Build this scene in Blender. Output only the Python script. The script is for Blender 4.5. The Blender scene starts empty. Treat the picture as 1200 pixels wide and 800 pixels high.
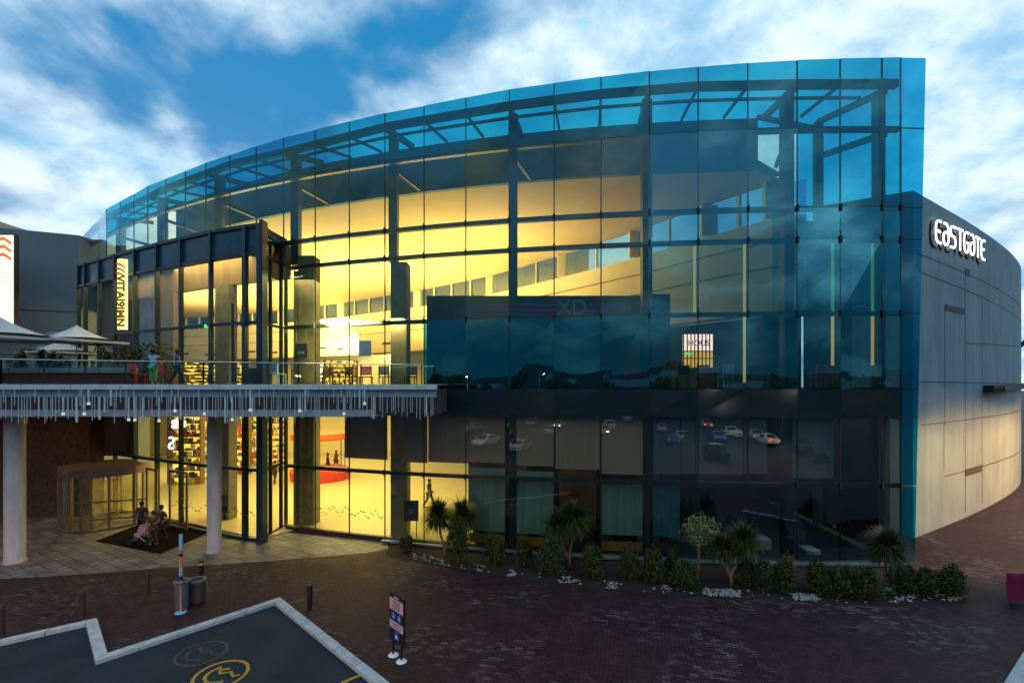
import bpy, bmesh, math, random
from mathutils import Vector, Matrix
random.seed(7)
S = bpy.context.scene
COL = S.collection
PI = math.pi
EYE, F = 7.5, 564.0
# ------------------------------------------------------------------ survey helpers (photo measurements -> metres)
def P(px, py, y):                     # a surveyed point at distance y
    return Vector(((px-600)/F*y, y, EYE+(450-py)/F*y))
def G(px, py, z=0.0):                 # a surveyed point on the ground (height z)
    y = F*(EYE-z)/(py-450.0)
    return Vector(((px-600)/F*y, y, z))
def lerp(a, b, t): return a+(b-a)*t
def interp(tab, x):
    tab = sorted(tab)
    if x <= tab[0][0]: return tab[0][1]
    for (a, u), (b, v) in zip(tab, tab[1:]):
        if x <= b: return lerp(u, v, (x-a)/(b-a))
    return tab[-1][1]

# ------------------------------------------------------------------ materials
M = {}
def newmat(name):
    m = bpy.data.materials.new(name); m.use_nodes = True
    nt = m.node_tree; nt.nodes.clear()
    out = nt.nodes.new('ShaderNodeOutputMaterial')
    return m, nt, out
def N(nt, t, **kw):
    n = nt.nodes.new(t)
    for k, v in kw.items():
        if k in n.inputs.keys(): n.inputs[k].default_value = v
        else: setattr(n, k, v)
    return n
def L(nt, a, b): nt.links.new(a, b)
def pbr(name, col, rough=.6, metal=0, var=.18, scale=3.0, bump=0.0, bscale=40, detail=5, streak=None, spec=.5):
    m, nt, out = newmat(name)
    b = N(nt, 'ShaderNodeBsdfPrincipled'); b.inputs['Roughness'].default_value = rough
    b.inputs['Metallic'].default_value = metal
    b.inputs['Specular IOR Level'].default_value = spec
    L(nt, b.outputs[0], out.inputs[0])
    tc = N(nt, 'ShaderNodeNewGeometry')
    mp = N(nt, 'ShaderNodeMapping'); L(nt, tc.outputs['Position'], mp.inputs[0])
    if streak: mp.inputs['Scale'].default_value = streak
    no = N(nt, 'ShaderNodeTexNoise'); no.inputs['Scale'].default_value = scale; no.inputs['Detail'].default_value = detail
    L(nt, mp.outputs[0], no.inputs['Vector'])
    r = N(nt, 'ShaderNodeMapRange'); r.inputs[1].default_value = .25; r.inputs[2].default_value = .75
    r.inputs[3].default_value = 1-var; r.inputs[4].default_value = 1+var
    L(nt, no.outputs[0], r.inputs[0])
    mul = N(nt, 'ShaderNodeVectorMath', operation='SCALE'); mul.inputs[0].default_value = col[:3]
    L(nt, r.outputs[0], mul.inputs['Scale']); L(nt, mul.outputs[0], b.inputs['Base Color'])
    if bump:
        n2 = N(nt, 'ShaderNodeTexNoise'); n2.inputs['Scale'].default_value = bscale; n2.inputs['Detail'].default_value = 6
        L(nt, tc.outputs['Position'], n2.inputs['Vector'])
        bp = N(nt, 'ShaderNodeBump'); bp.inputs['Strength'].default_value = bump; bp.inputs['Distance'].default_value = .02
        L(nt, n2.outputs[0], bp.inputs['Height']); L(nt, bp.outputs[0], b.inputs['Normal'])
    M[name] = m
    return m
def emit(name, col, st, stripes=None):
    m, nt, out = newmat(name)
    e = N(nt, 'ShaderNodeEmission'); e.inputs[0].default_value = (*col, 1); e.inputs[1].default_value = st
    L(nt, e.outputs[0], out.inputs[0]); M[name] = m; return m
def glass(name, tint, f0, rcol=(.9, .95, 1), rough=0.0, wob=.0):
    m, nt, out = newmat(name)
    tr = N(nt, 'ShaderNodeBsdfTransparent'); tr.inputs[0].default_value = (*tint, 1)
    gl = N(nt, 'ShaderNodeBsdfGlossy'); gl.inputs['Color'].default_value = (*rcol, 1); gl.inputs['Roughness'].default_value = rough
    lw = N(nt, 'ShaderNodeLayerWeight'); lw.inputs[0].default_value = .5
    pw = N(nt, 'ShaderNodeMath', operation='POWER'); L(nt, lw.outputs['Facing'], pw.inputs[0]); pw.inputs[1].default_value = 4
    r = N(nt, 'ShaderNodeMapRange'); r.inputs[3].default_value = f0; r.inputs[4].default_value = 1
    L(nt, pw.outputs[0], r.inputs[0])
    mx = N(nt, 'ShaderNodeMixShader'); L(nt, r.outputs[0], mx.inputs[0])
    L(nt, tr.outputs[0], mx.inputs[1]); L(nt, gl.outputs[0], mx.inputs[2]); L(nt, mx.outputs[0], out.inputs[0])
    if wob:
        g = N(nt, 'ShaderNodeNewGeometry'); n2 = N(nt, 'ShaderNodeTexNoise'); n2.inputs['Scale'].default_value = .7; n2.inputs['Detail'].default_value = 1
        L(nt, g.outputs['Position'], n2.inputs['Vector'])
        bp = N(nt, 'ShaderNodeBump'); bp.inputs['Strength'].default_value = wob; bp.inputs['Distance'].default_value = .02
        L(nt, n2.outputs[0], bp.inputs['Height']); L(nt, bp.outputs[0], gl.inputs['Normal'])
    M[name] = m; return m

glass('glass_fin', (.006, .34, .58), .10, (.30, .80, 1), 0, .12); glass('glass_canopy', (.003, .30, .46), .13, (.25, .80, 1), 0, .2)      # heavily tinted screen glass of the roof edge
glass('glass_warm', (.84, .88, .60), .10, (.45, .82, 1), 0, .2)  # one facade glass; tints vary by bay to imitate lit and dim interiors
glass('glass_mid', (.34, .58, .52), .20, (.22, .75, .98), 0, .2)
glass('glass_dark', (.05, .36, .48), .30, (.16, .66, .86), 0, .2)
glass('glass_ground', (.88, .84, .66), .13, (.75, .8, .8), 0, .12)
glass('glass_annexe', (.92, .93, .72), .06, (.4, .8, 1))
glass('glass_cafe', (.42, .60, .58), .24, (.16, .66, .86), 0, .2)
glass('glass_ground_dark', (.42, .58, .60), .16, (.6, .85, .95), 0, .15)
glass('glass_clear', (.9, .92, .85), .07, (1, 1, 1))
glass('glass_end', (.35, .45, .5), .62, (.9, .95, 1))
glass('glass_strip', (.55, .8, .95), .10, (1, 1, 1))
pbr('frame_dark', (.008, .018, .026), .45, .1, .1)
pbr('frame_blue', (.016, .045, .07), .4, .3, .1)
pbr('joint', (.008, .012, .016), .6)
pbr('spandrel', (.012, .03, .035), .12, 0, .15, spec=.6)
pbr('annexe_band', (.015, .085, .15), .25, 0, .2, spec=.3)
pbr('concrete_col', (.22, .20, .15), .8, 0, .25, 2, .3)
pbr('concrete_light', (.50, .44, .42), .85, 0, .3, 3, .3, streak=(1, 1, .25))
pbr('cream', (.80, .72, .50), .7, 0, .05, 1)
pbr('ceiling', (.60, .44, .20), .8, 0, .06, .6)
pbr('bulkhead', (.02, .12, .15), .7, 0, .15, 1)
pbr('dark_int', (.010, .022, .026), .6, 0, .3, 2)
pbr('box_blue', (.003, .012, .02), .5, 0, .25, 1.2)
pbr('brown_int', (.20, .13, .05), .6, 0, .3, 2, streak=(1, 1, .2))
pbr('wood_panel', (.05, .018, .010), .5, 0, .5, 6, streak=(3, 3, .15))
pbr('blind', (.36, .27, .25), .8, 0, .12, 6, streak=(4, 4, .05))
pbr('blind_teal', (.10, .26, .28), .7, 0, .25, 2, streak=(4, 4, .1))
pbr('granite', (.22, .24, .26), .45, 0, .3, 60)
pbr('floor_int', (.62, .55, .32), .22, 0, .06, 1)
pbr('deck_white', (.70, .75, .80), .55, 0, .15, 3)
pbr('deck_band', (.36, .44, .52), .6, 0, .3, 2)
pbr('deck_beam', (.42, .45, .48), .75, 0, .25, 4, .2)
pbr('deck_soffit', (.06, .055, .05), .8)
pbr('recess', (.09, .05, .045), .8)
pbr('tube', (.72, .77, .80), .4, 0, .2)
pbr('tube_bright', (.75, .82, .85), .4)
pbr('steel', (.35, .42, .48), .3, .7, .1)
pbr('planter_brick', (.10, .03, .02), .8, 0, .5, 8)
pbr('coping', (.16, .23, .29), .7, 0, .2)
pbr('canvas', (.55, .58, .60), .9, 0, .08, 2)
pbr('logo_grey', (.12, .20, .30), .9)
pbr('left_wall', (.20, .25, .275), .85, 0, .12, .35, .15)
pbr('door_metal', (.20, .145, .125), .4, .4, .15)
pbr('mat_black', (.010, .008, .008), 1, 0, .3, 30, spec=.05)
pbr('bollard', (.05, .032, .022), .6, 0, .3, 8)
pbr('black', (.012, .013, .016), .45, 0, .2)
pbr('yellow', (.55, .36, .03), .6)
pbr('kerb_mat', (.42, .47, .50), .85, 0, .25, 5, .3)
pbr('bin_grey', (.13, .14, .16), .5, .3, .2, 5)
pbr('bin_brown', (.085, .05, .042), .7, 0, .3, 12, .5)
pbr('pink_pole', (.55, .22, .17), .5); pbr('blue_pole', (.22, .48, .68), .5)
pbr('sign_pink', (.62, .42, .48), .6); pbr('sign_blue', (.03, .10, .55), .5); pbr('sign_text', (.10, .06, .08), .6)
pbr('white', (.75, .76, .78), .6)
pbr('leaf_dark', (.030, .052, .006), .55, 0, .5, 9)
pbr('leaf_mid', (.068, .088, .010), .55, 0, .5, 9)
pbr('leaf_yellow', (.14, .13, .02), .55, 0, .5, 9)
pbr('leaf_pale', (.30, .32, .13), .55, 0, .5, 12)
pbr('leaf_bright', (.10, .30, .08), .5, 0, .3, 12)
pbr('bark', (.42, .20, .09), .85, 0, .35, 14, .5)
pbr('soil', (.02, .013, .009), .95, 0, .4, 10, .5)
pbr('pebble', (.27, .27, .26), .75, 0, .4, 9)
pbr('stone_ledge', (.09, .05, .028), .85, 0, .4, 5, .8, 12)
pbr('skin', (.12, .06, .04), .6); pbr('skin_mid', (.40, .20, .14), .6); pbr('hair', (.006, .005, .005), .6)
pbr('hill', (.006, .009, .008), .95, 0, .5, .05)
pbr('far_building', (.05, .055, .06), .8, 0, .2); pbr('far_roof', (.10, .13, .15), .6)
pbr('rubber', (.015, .015, .015), .8); pbr('car_glass', (.01, .012, .015), .1, 0, .05)
pbr('magenta', (.20, .006, .045), .5, 0, .2)
for n, c in dict(red=(.55, .03, .02), blue=(.02, .09, .42), lblue=(.30, .52, .72), green=(.05, .45, .14), dgreen=(.10, .16, .03), navy=(.012, .025, .06),
                 teal=(.02, .18, .24), brown=(.09, .035, .018), orange=(.6, .12, .02), purple=(.18, .08, .35), pinkish=(.5, .25, .3), silver=(.42, .44, .46), cwhite=(.62, .63, .64), cblack=(.02, .02, .025)).items():
    pbr(n, c, .45)
emit('lamp_warm', (1, .80, .38), 5.5); emit('lamp_white', (1, .97, .9), 14); emit('letter_white', (1, .95, .93), 1.8)
emit('strip_glow', (1, .66, .24), .6); emit('strip_amber', (1, .28, .06), 3.2); emit('street_lamp', (1, .97, .72), 260); emit('tail', (1, .06, .01), 14); emit('shop_white', (1, .9, .72), 2.2)
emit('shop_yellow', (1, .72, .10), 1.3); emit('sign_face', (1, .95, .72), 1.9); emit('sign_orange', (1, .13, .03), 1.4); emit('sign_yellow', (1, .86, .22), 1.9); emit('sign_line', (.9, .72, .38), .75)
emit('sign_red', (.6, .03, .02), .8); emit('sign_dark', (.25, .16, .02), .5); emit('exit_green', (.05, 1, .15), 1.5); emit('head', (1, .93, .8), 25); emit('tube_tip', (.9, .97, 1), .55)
emit('screen_blue', (.10, .22, .9), 1.0); emit('sign_dim', (.10, .45, .55), .085); emit('sign_dimred', (.75, .12, .12), .055); emit('sign_blueband', (.02, .10, .35), .10); emit('amber', (1, .42, .05), 2.2)

def coord_mat(name, build):
    m, nt, out = newmat(name); b = N(nt, 'ShaderNodeBsdfPrincipled'); L(nt, b.outputs[0], out.inputs[0])
    g = N(nt, 'ShaderNodeNewGeometry'); build(nt, b, g.outputs['Position']); M[name] = m
def brick_build(nt, b, pos):
    mp = N(nt, 'ShaderNodeMapping'); mp.inputs['Rotation'].default_value = (0, 0, math.radians(14)); L(nt, pos, mp.inputs[0])
    br = N(nt, 'ShaderNodeTexBrick'); L(nt, mp.outputs[0], br.inputs['Vector'])
    br.inputs['Scale'].default_value = 1; br.inputs['Brick Width'].default_value = .24; br.inputs['Row Height'].default_value = .13
    br.inputs['Mortar Size'].default_value = .010; br.inputs['Mortar Smooth'].default_value = .3; br.inputs['Bias'].default_value = 0
    br.inputs['Color1'].default_value = (.0, 0, 0, 1); br.inputs['Color2'].default_value = (1, 1, 1, 1); br.inputs['Mortar'].default_value = (0, 0, 0, 1)
    # brick tone: worn bricks, in patches
    ns = N(nt, 'ShaderNodeTexNoise'); ns.inputs['Scale'].default_value = .28; ns.inputs['Detail'].default_value = 4; L(nt, pos, ns.inputs['Vector'])
    wr = N(nt, 'ShaderNodeMapRange'); wr.inputs[1].default_value = .46; wr.inputs[2].default_value = .66; L(nt, ns.outputs[0], wr.inputs[0])
    pw = N(nt, 'ShaderNodeMath', operation='POWER'); L(nt, br.outputs['Color'], pw.inputs[0]); pw.inputs[1].default_value = 5
    mu = N(nt, 'ShaderNodeMath', operation='MULTIPLY'); L(nt, pw.outputs[0], mu.inputs[0]); L(nt, wr.outputs[0], mu.inputs[1])
    base = N(nt, 'ShaderNodeMix', data_type='RGBA'); base.inputs[6].default_value = (.036, .015, .018, 1); base.inputs[7].default_value = (.058, .026, .030, 1)
    L(nt, br.outputs['Color'], base.inputs[0])
    n3 = N(nt, 'ShaderNodeTexNoise'); n3.inputs['Scale'].default_value = 1.3; n3.inputs['Detail'].default_value = 6; L(nt, pos, n3.inputs['Vector'])
    m3 = N(nt, 'ShaderNodeMix', data_type='RGBA', blend_type='MULTIPLY'); m3.inputs[0].default_value = .7; L(nt, base.outputs[2], m3.inputs[6])
    rr = N(nt, 'ShaderNodeMapRange'); rr.inputs[1].default_value = .3; rr.inputs[2].default_value = .7; rr.inputs[3].default_value = .45; rr.inputs[4].default_value = 1.4; L(nt, n3.outputs[0], rr.inputs[0]); L(nt, rr.outputs[0], m3.inputs[7])
    worn = N(nt, 'ShaderNodeMix', data_type='RGBA'); L(nt, mu.outputs[0], worn.inputs[0]); L(nt, m3.outputs[2], worn.inputs[6]); worn.inputs[7].default_value = (.17, .13, .145, 1)
    mo = N(nt, 'ShaderNodeMix', data_type='RGBA'); L(nt, br.outputs['Fac'], mo.inputs[0]); L(nt, worn.outputs[2], mo.inputs[6]); mo.inputs[7].default_value = (.007, .005, .006, 1)
    L(nt, mo.outputs[2], b.inputs['Base Color']); b.inputs['Specular IOR Level'].default_value = .25
    rg = N(nt, 'ShaderNodeMapRange'); rg.inputs[3].default_value = .5; rg.inputs[4].default_value = .85; L(nt, n3.outputs[0], rg.inputs[0]); L(nt, rg.outputs[0], b.inputs['Roughness'])
    bp = N(nt, 'ShaderNodeBump'); bp.inputs['Strength'].default_value = .6; bp.inputs['Distance'].default_value = .01; bp.invert = True
    L(nt, br.outputs['Fac'], bp.inputs['Height']); L(nt, bp.outputs[0], b.inputs['Normal'])
coord_mat('brick_paving', brick_build)
def tile_build(nt, b, pos):
    mp = N(nt, 'ShaderNodeMapping'); mp.inputs['Rotation'].default_value = (0, 0, math.radians(30)); L(nt, pos, mp.inputs[0])
    br = N(nt, 'ShaderNodeTexBrick'); L(nt, mp.outputs[0], br.inputs['Vector']); br.offset = 0
    br.inputs['Scale'].default_value = 1; br.inputs['Brick Width'].default_value = .5; br.inputs['Row Height'].default_value = .5
    br.inputs['Mortar Size'].default_value = .02; br.inputs['Color1'].default_value = (.12, .12, .125, 1); br.inputs['Color2'].default_value = (.22, .215, .215, 1); br.inputs['Mortar'].default_value = (.03, .028, .026, 1)
    n3 = N(nt, 'ShaderNodeTexNoise'); n3.inputs['Scale'].default_value = 1.6; n3.inputs['Detail'].default_value = 7; L(nt, pos, n3.inputs['Vector'])
    rr = N(nt, 'ShaderNodeMapRange'); rr.inputs[1].default_value = .3; rr.inputs[2].default_value = .7; rr.inputs[3].default_value = .6; rr.inputs[4].default_value = 1.2; L(nt, n3.outputs[0], rr.inputs[0])
    m3 = N(nt, 'ShaderNodeMix', data_type='RGBA', blend_type='MULTIPLY'); m3.inputs[0].default_value = 1; L(nt, br.outputs['Color'], m3.inputs[6]); L(nt, rr.outputs[0], m3.inputs[7])
    L(nt, m3.outputs[2], b.inputs['Base Color']); b.inputs['Roughness'].default_value = .55
    bp = N(nt, 'ShaderNodeBump'); bp.inputs['Strength'].default_value = .5; bp.inputs['Distance'].default_value = .01; bp.invert = True
    L(nt, br.outputs['Fac'], bp.inputs['Height']); L(nt, bp.outputs[0], b.inputs['Normal'])
coord_mat('tile_paving', tile_build)
def asphalt_build(nt, b, pos):
    n1 = N(nt, 'ShaderNodeTexNoise'); n1.inputs['Scale'].default_value = .8; n1.inputs['Detail'].default_value = 8; L(nt, pos, n1.inputs['Vector'])
    n2 = N(nt, 'ShaderNodeTexNoise'); n2.inputs['Scale'].default_value = 70; n2.inputs['Detail'].default_value = 3; L(nt, pos, n2.inputs['Vector'])
    ad = N(nt, 'ShaderNodeMath', operation='MULTIPLY'); L(nt, n1.outputs[0], ad.inputs[0]); L(nt, n2.outputs[0], ad.inputs[1])
    rr = N(nt, 'ShaderNodeMix', data_type='RGBA'); rr.inputs[6].default_value = (.005, .014, .023, 1); rr.inputs[7].default_value = (.018, .036, .054, 1)
    r = N(nt, 'ShaderNodeMapRange'); r.inputs[1].default_value = .12; r.inputs[2].default_value = .42; L(nt, ad.outputs[0], r.inputs[0]); L(nt, r.outputs[0], rr.inputs[0]); L(nt, rr.outputs[2], b.inputs['Base Color'])
    b.inputs['Roughness'].default_value = .75; b.inputs['Specular IOR Level'].default_value = .3
    bp = N(nt, 'ShaderNodeBump'); bp.inputs['Strength'].default_value = .5; bp.inputs['Distance'].default_value = .01; L(nt, n2.outputs[0], bp.inputs['Height']); L(nt, bp.outputs[0], b.inputs['Normal'])
coord_mat('asphalt', asphalt_build)
def conc_build(nt, b, pos):
    n1 = N(nt, 'ShaderNodeTexNoise'); n1.inputs['Scale'].default_value = .5; n1.inputs['Detail'].default_value = 6; L(nt, pos, n1.inputs['Vector'])
    mp = N(nt, 'ShaderNodeMapping'); mp.inputs['Scale'].default_value = (1.1, 1.1, .07); L(nt, pos, mp.inputs[0])
    n2 = N(nt, 'ShaderNodeTexNoise'); n2.inputs['Scale'].default_value = 1.5; n2.inputs['Detail'].default_value = 5; L(nt, mp.outputs[0], n2.inputs['Vector'])
    ad = N(nt, 'ShaderNodeMath', operation='ADD'); L(nt, n1.outputs[0], ad.inputs[0]); L(nt, n2.outputs[0], ad.inputs[1])
    r = N(nt, 'ShaderNodeMapRange'); r.inputs[1].default_value = .7; r.inputs[2].default_value = 1.3; L(nt, ad.outputs[0], r.inputs[0])
    rr = N(nt, 'ShaderNodeMix', data_type='RGBA'); rr.inputs[6].default_value = (.17, .26, .31, 1); rr.inputs[7].default_value = (.27, .37, .42, 1)
    L(nt, r.outputs[0], rr.inputs[0]); L(nt, rr.outputs[2], b.inputs['Base Color']); b.inputs['Roughness'].default_value = .8
coord_mat('concrete_wall', conc_build)

# ------------------------------------------------------------------ object helpers
def tag(o, label, cat, group=None, kind=None):
    if label: o['label'] = label
    if cat: o['category'] = cat
    if group: o['group'] = group
    if kind: o['kind'] = kind
    return o
def thing(name, label, cat, loc=(0, 0, 0), group=None, rz=0):
    o = bpy.data.objects.new(name, None); COL.objects.link(o); o.location = loc; o.rotation_euler = (0, 0, rz)
    o.empty_display_size = .3
    return tag(o, label, cat, group)
class MB:
    def __init__(s): s.v = []; s.f = []; s.m = []; s.mats = []
    def mi(s, mat):
        if mat not in s.mats: s.mats.append(mat)
        return s.mats.index(mat)
    def poly(s, pts, mat):
        n = len(s.v); s.v += [Vector(p) for p in pts]; s.f.append(tuple(range(n, n+len(pts)))); s.m.append(s.mi(mat))
    def mesh(s, verts, faces, mat):
        n = len(s.v); s.v += [Vector(p) for p in verts]; k = s.mi(mat)
        for f in faces: s.f.append(tuple(n+i for i in f)); s.m.append(k)
    def box(s, c, size, mat, rz=0):
        x, y, z = size[0]/2, size[1]/2, size[2]/2; ca, sa = math.cos(rz), math.sin(rz)
        vs = []
        for dx, dy, dz in ((-x, -y, -z), (x, -y, -z), (x, y, -z), (-x, y, -z), (-x, -y, z), (x, -y, z), (x, y, z), (-x, y, z)):
            vs.append((c[0]+dx*ca-dy*sa, c[1]+dx*sa+dy*ca, c[2]+dz))
        s.mesh(vs, [(0, 3, 2, 1), (4, 5, 6, 7), (0, 1, 5, 4), (1, 2, 6, 5), (2, 3, 7, 6), (3, 0, 4, 7)], mat)
    def bar(s, a, b, w, h, mat, up=Vector((0, 0, 1))):
        a, b = Vector(a), Vector(b); d = (b-a)
        if d.length < 1e-6: return
        d.normalize()
        if abs(d.dot(up)) > .95: up = Vector((0, 1, 0))
        r = d.cross(up).normalized(); u = r.cross(d).normalized(); r *= w/2; u *= h/2
        vs = [a-r-u, a+r-u, a+r+u, a-r+u, b-r-u, b+r-u, b+r+u, b-r+u]
        s.mesh(vs, [(0, 3, 2, 1), (4, 5, 6, 7), (0, 1, 5, 4), (1, 2, 6, 5), (2, 3, 7, 6), (3, 0, 4, 7)], mat)
    def tube(s, pts, rad, mat, n=8, caps=True):
        pts = [Vector(p) for p in pts]; rings = []
        if not isinstance(rad, (list, tuple)): rad = [rad]*len(pts)
        prev = None
        for i, p in enumerate(pts):
            d = (pts[min(i+1, len(pts)-1)]-pts[max(i-1, 0)]).normalized()
            ref = Vector((0, 0, 1)) if abs(d.z) < .9 else Vector((0, 1, 0))
            r = d.cross(ref).normalized(); u = r.cross(d).normalized()
            rings.append([p+(r*math.cos(2*PI*k/n)+u*math.sin(2*PI*k/n))*rad[i] for k in range(n)])
        vs = [q for r in rings for q in r]; fs = []
        for i in range(len(pts)-1):
            for k in range(n):
                a = i*n+k; b = i*n+(k+1) % n; fs.append((a, b, b+n, a+n))
        if caps: fs.append(tuple(range(n-1, -1, -1))); fs.append(tuple(range((len(pts)-1)*n, len(pts)*n)))
        s.mesh(vs, fs, mat)
    def lathe(s, c, prof, mat, n=24, a0=0, a1=2*PI):
        c = Vector(c); full = abs(a1-a0-2*PI) < 1e-4; vs = []; m = n if full else n+1
        for (r, z) in prof:
            for k in range(m):
                a = a0+(a1-a0)*k/n; vs.append((c.x+r*math.cos(a), c.y+r*math.sin(a), c.z+z))
        fs = []
        for i in range(len(prof)-1):
            for k in range(n):
                k2 = (k+1) % m if full else k+1
                fs.append((i*m+k, i*m+k2, (i+1)*m+k2, (i+1)*m+k))
        s.mesh(vs, fs, mat)
    def ribbon(s, pts, z0, z1, mat):                 # vertical strip wall following pts
        pts = [Vector((p[0], p[1], 0)) for p in pts]
        for a, b in zip(pts, pts[1:]): s.poly([(a.x, a.y, z0), (b.x, b.y, z0), (b.x, b.y, z1), (a.x, a.y, z1)], mat)
    def slabwall(s, pts, z0, z1, t, mat, ztop=None):  # wall of thickness t behind pts
        n = len(pts); q = []
        for i in range(n):
            a = Vector(pts[max(i-1, 0)][:2]); b = Vector(pts[min(i+1, n-1)][:2]); d = (b-a).normalized(); q.append(Vector(pts[i][:2])+Vector((-d.y, d.x))*t)
        for i in range(n-1):
            a, b, c, d = Vector(pts[i][:2]), Vector(pts[i+1][:2]), q[i+1], q[i]
            za = z1 if ztop is None else ztop[i]; zb = z1 if ztop is None else ztop[i+1]
            vs = [(a.x, a.y, z0), (b.x, b.y, z0), (c.x, c.y, z0), (d.x, d.y, z0), (a.x, a.y, za), (b.x, b.y, zb), (c.x, c.y, zb), (d.x, d.y, za)]
            fs = [(0, 3, 2, 1), (4, 5, 6, 7), (0, 1, 5, 4), (2, 3, 7, 6)]
            if i == 0: fs.append((3, 0, 4, 7))
            if i == n-2: fs.append((1, 2, 6, 5))
            s.mesh(vs, fs, mat)
    def prism(s, pts, z0, z1, mat, side=None):
        n = len(pts); vs = [(p[0], p[1], z0) for p in pts]+[(p[0], p[1], z1) for p in pts]
        s.mesh(vs, [tuple(range(n, 2*n)), tuple(range(n-1, -1, -1))], mat)
        s.mesh(vs, [(i, (i+1) % n, n+(i+1) % n, n+i) for i in range(n)], side or mat)
    def build(s, name, parent=None, smooth=False, bevel=0, local=True):
        me = bpy.data.meshes.new(name); vs = s.v
        if parent is not None and local:
            mi = Matrix.Translation(parent.location) @ Matrix.Rotation(parent.rotation_euler[2], 4, 'Z'); mi = mi.inverted(); vs = [mi @ v for v in vs]
        me.from_pydata([tuple(v) for v in vs], [], s.f); 
        for m in s.mats: me.materials.append(M[m])
        me.polygons.foreach_set('material_index', s.m)
        if smooth: me.polygons.foreach_set('use_smooth', [True]*len(me.polygons))
        me.update()
        o = bpy.data.objects.new(name, me); COL.objects.link(o)
        if parent is not None: o.parent = parent
        if bevel:
            b = o.modifiers.new('bevel', 'BEVEL'); b.width = bevel; b.segments = 2; b.limit_method = 'ANGLE'
        return o
def sub(name, parent2, mb, **kw):                  # sub-part: child of a part (the part sits at its parent's frame)
    root = parent2.parent
    o = mb.build(name, None, **kw)
    me = o.data; mi = (Matrix.Translation(root.location) @ Matrix.Rotation(root.rotation_euler[2], 4, 'Z')).inverted() if root else Matrix()
    for v in me.vertices: v.co = mi @ v.co
    o.parent = parent2
    return o
def copy_tree(o, parent=None):
    c = o.copy(); COL.objects.link(c); c.parent = parent
    for ch in list(o.children): copy_tree(ch, c)
    return c
def place(o, loc, rz=0, label=None, group=None, scale=None):
    o.location = loc; o.rotation_euler = (0, 0, rz)
    if label: o['label'] = label
    if group: o['group'] = group
    if scale: o.scale = (scale,)*3
    return o
def text_obj(name, body, size, mat, mtx, parent=None, depth=.02, align='CENTER', bold=0):
    cu = bpy.data.curves.new(name, 'FONT'); cu.offset = bold; cu.body = body; cu.size = size; cu.extrude = depth; cu.align_x = align; cu.align_y = 'CENTER'
    t = bpy.data.objects.new(name, cu); COL.objects.link(t)
    bpy.context.view_layer.update()
    me = bpy.data.meshes.new_from_object(t); bpy.data.objects.remove(t)
    me.materials.clear(); me.materials.append(M[mat])
    me.transform(mtx)
    o = bpy.data.objects.new(name, me); COL.objects.link(o)
    if parent:
        mi = (Matrix.Translation(parent.location) @ Matrix.Rotation(parent.rotation_euler[2], 4, 'Z')).inverted(); me.transform(mi); o.parent = parent
    return o
def face_mtx(loc, right, up=Vector((0, 0, 1))):    # text plane: local x -> right, local y -> up
    right = Vector(right).normalized(); n = right.cross(up).normalized()
    m = Matrix((( right.x, up.x, n.x, loc[0]), (right.y, up.y, n.y, loc[1]), (right.z, up.z, n.z, loc[2]), (0, 0, 0, 1)))
    return m

# ------------------------------------------------------------------ plan of the curved glass front (a circle)
CX, CY, R = 14.927, 94.082, 74.22
def arc(px, d=0.0):                                # point on the front at photo column px, then moved inwards by d
    a = (px-600)/F; A = a*a+1; B = -2*(a*CX+CY); C = CX*CX+CY*CY-R*R
    y = (-B-math.sqrt(max(B*B-4*A*C, 0)))/(2*A); p = Vector((a*y, y))
    n = (Vector((CX, CY))-p).normalized()
    return p+n*d
MX = [97.5, 106, 116, 124.3, 140.4, 156.5, 172.7, 193.7, 216.7, 240.7, 269, 300, 332, 369, 409, 450.7, 496.7, 545.7, 596.7, 649.3, 704.3, 761, 818.3, 876.7, 934.5, 985, 1034, 1056]
TOPY = [(97.5, 276), (106, 267), (116, 257), (124.3, 244.8), (140.4, 236.4), (156.5, 227.6), (172.7, 218.2), (193.7, 209.8), (216.5, 200.7), (240.7, 190.9), (269, 181.8), (300, 171.7), (332, 161.7), (369, 152.3), (409, 142.7),
        (450.7, 132.7), (496.7, 124.3), (545.7, 114.5), (596.7, 105), (649, 97.5), (704, 90), (761, 83.5), (818, 78.3), (877, 74), (934.5, 70.5), (985, 68.6), (1034, 67.5), (1056, 67.3), (1085, 67)]
BMY = [(97.5, 279), (124.3, 252), (193.7, 218), (269, 190), (332, 176), (450.7, 146), (597, 121), (704, 107), (818, 98), (934, 95.5), (1056, 95)]
def hz(px, py, d=0): y = arc(px, 0).y; return EYE+(450-py)/F*y
def top(px): return hz(px, interp(TOPY, px))
def beamz(px): return hz(px, interp(BMY, px))
ZA, ZB, ZC, ZD, ZE, ZF_, ZG, Z0 = [EYE+h for h in (10.57, 7.29, 5.97, 2.92, -.21, -1.37, -4.2)]+[.16]

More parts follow.
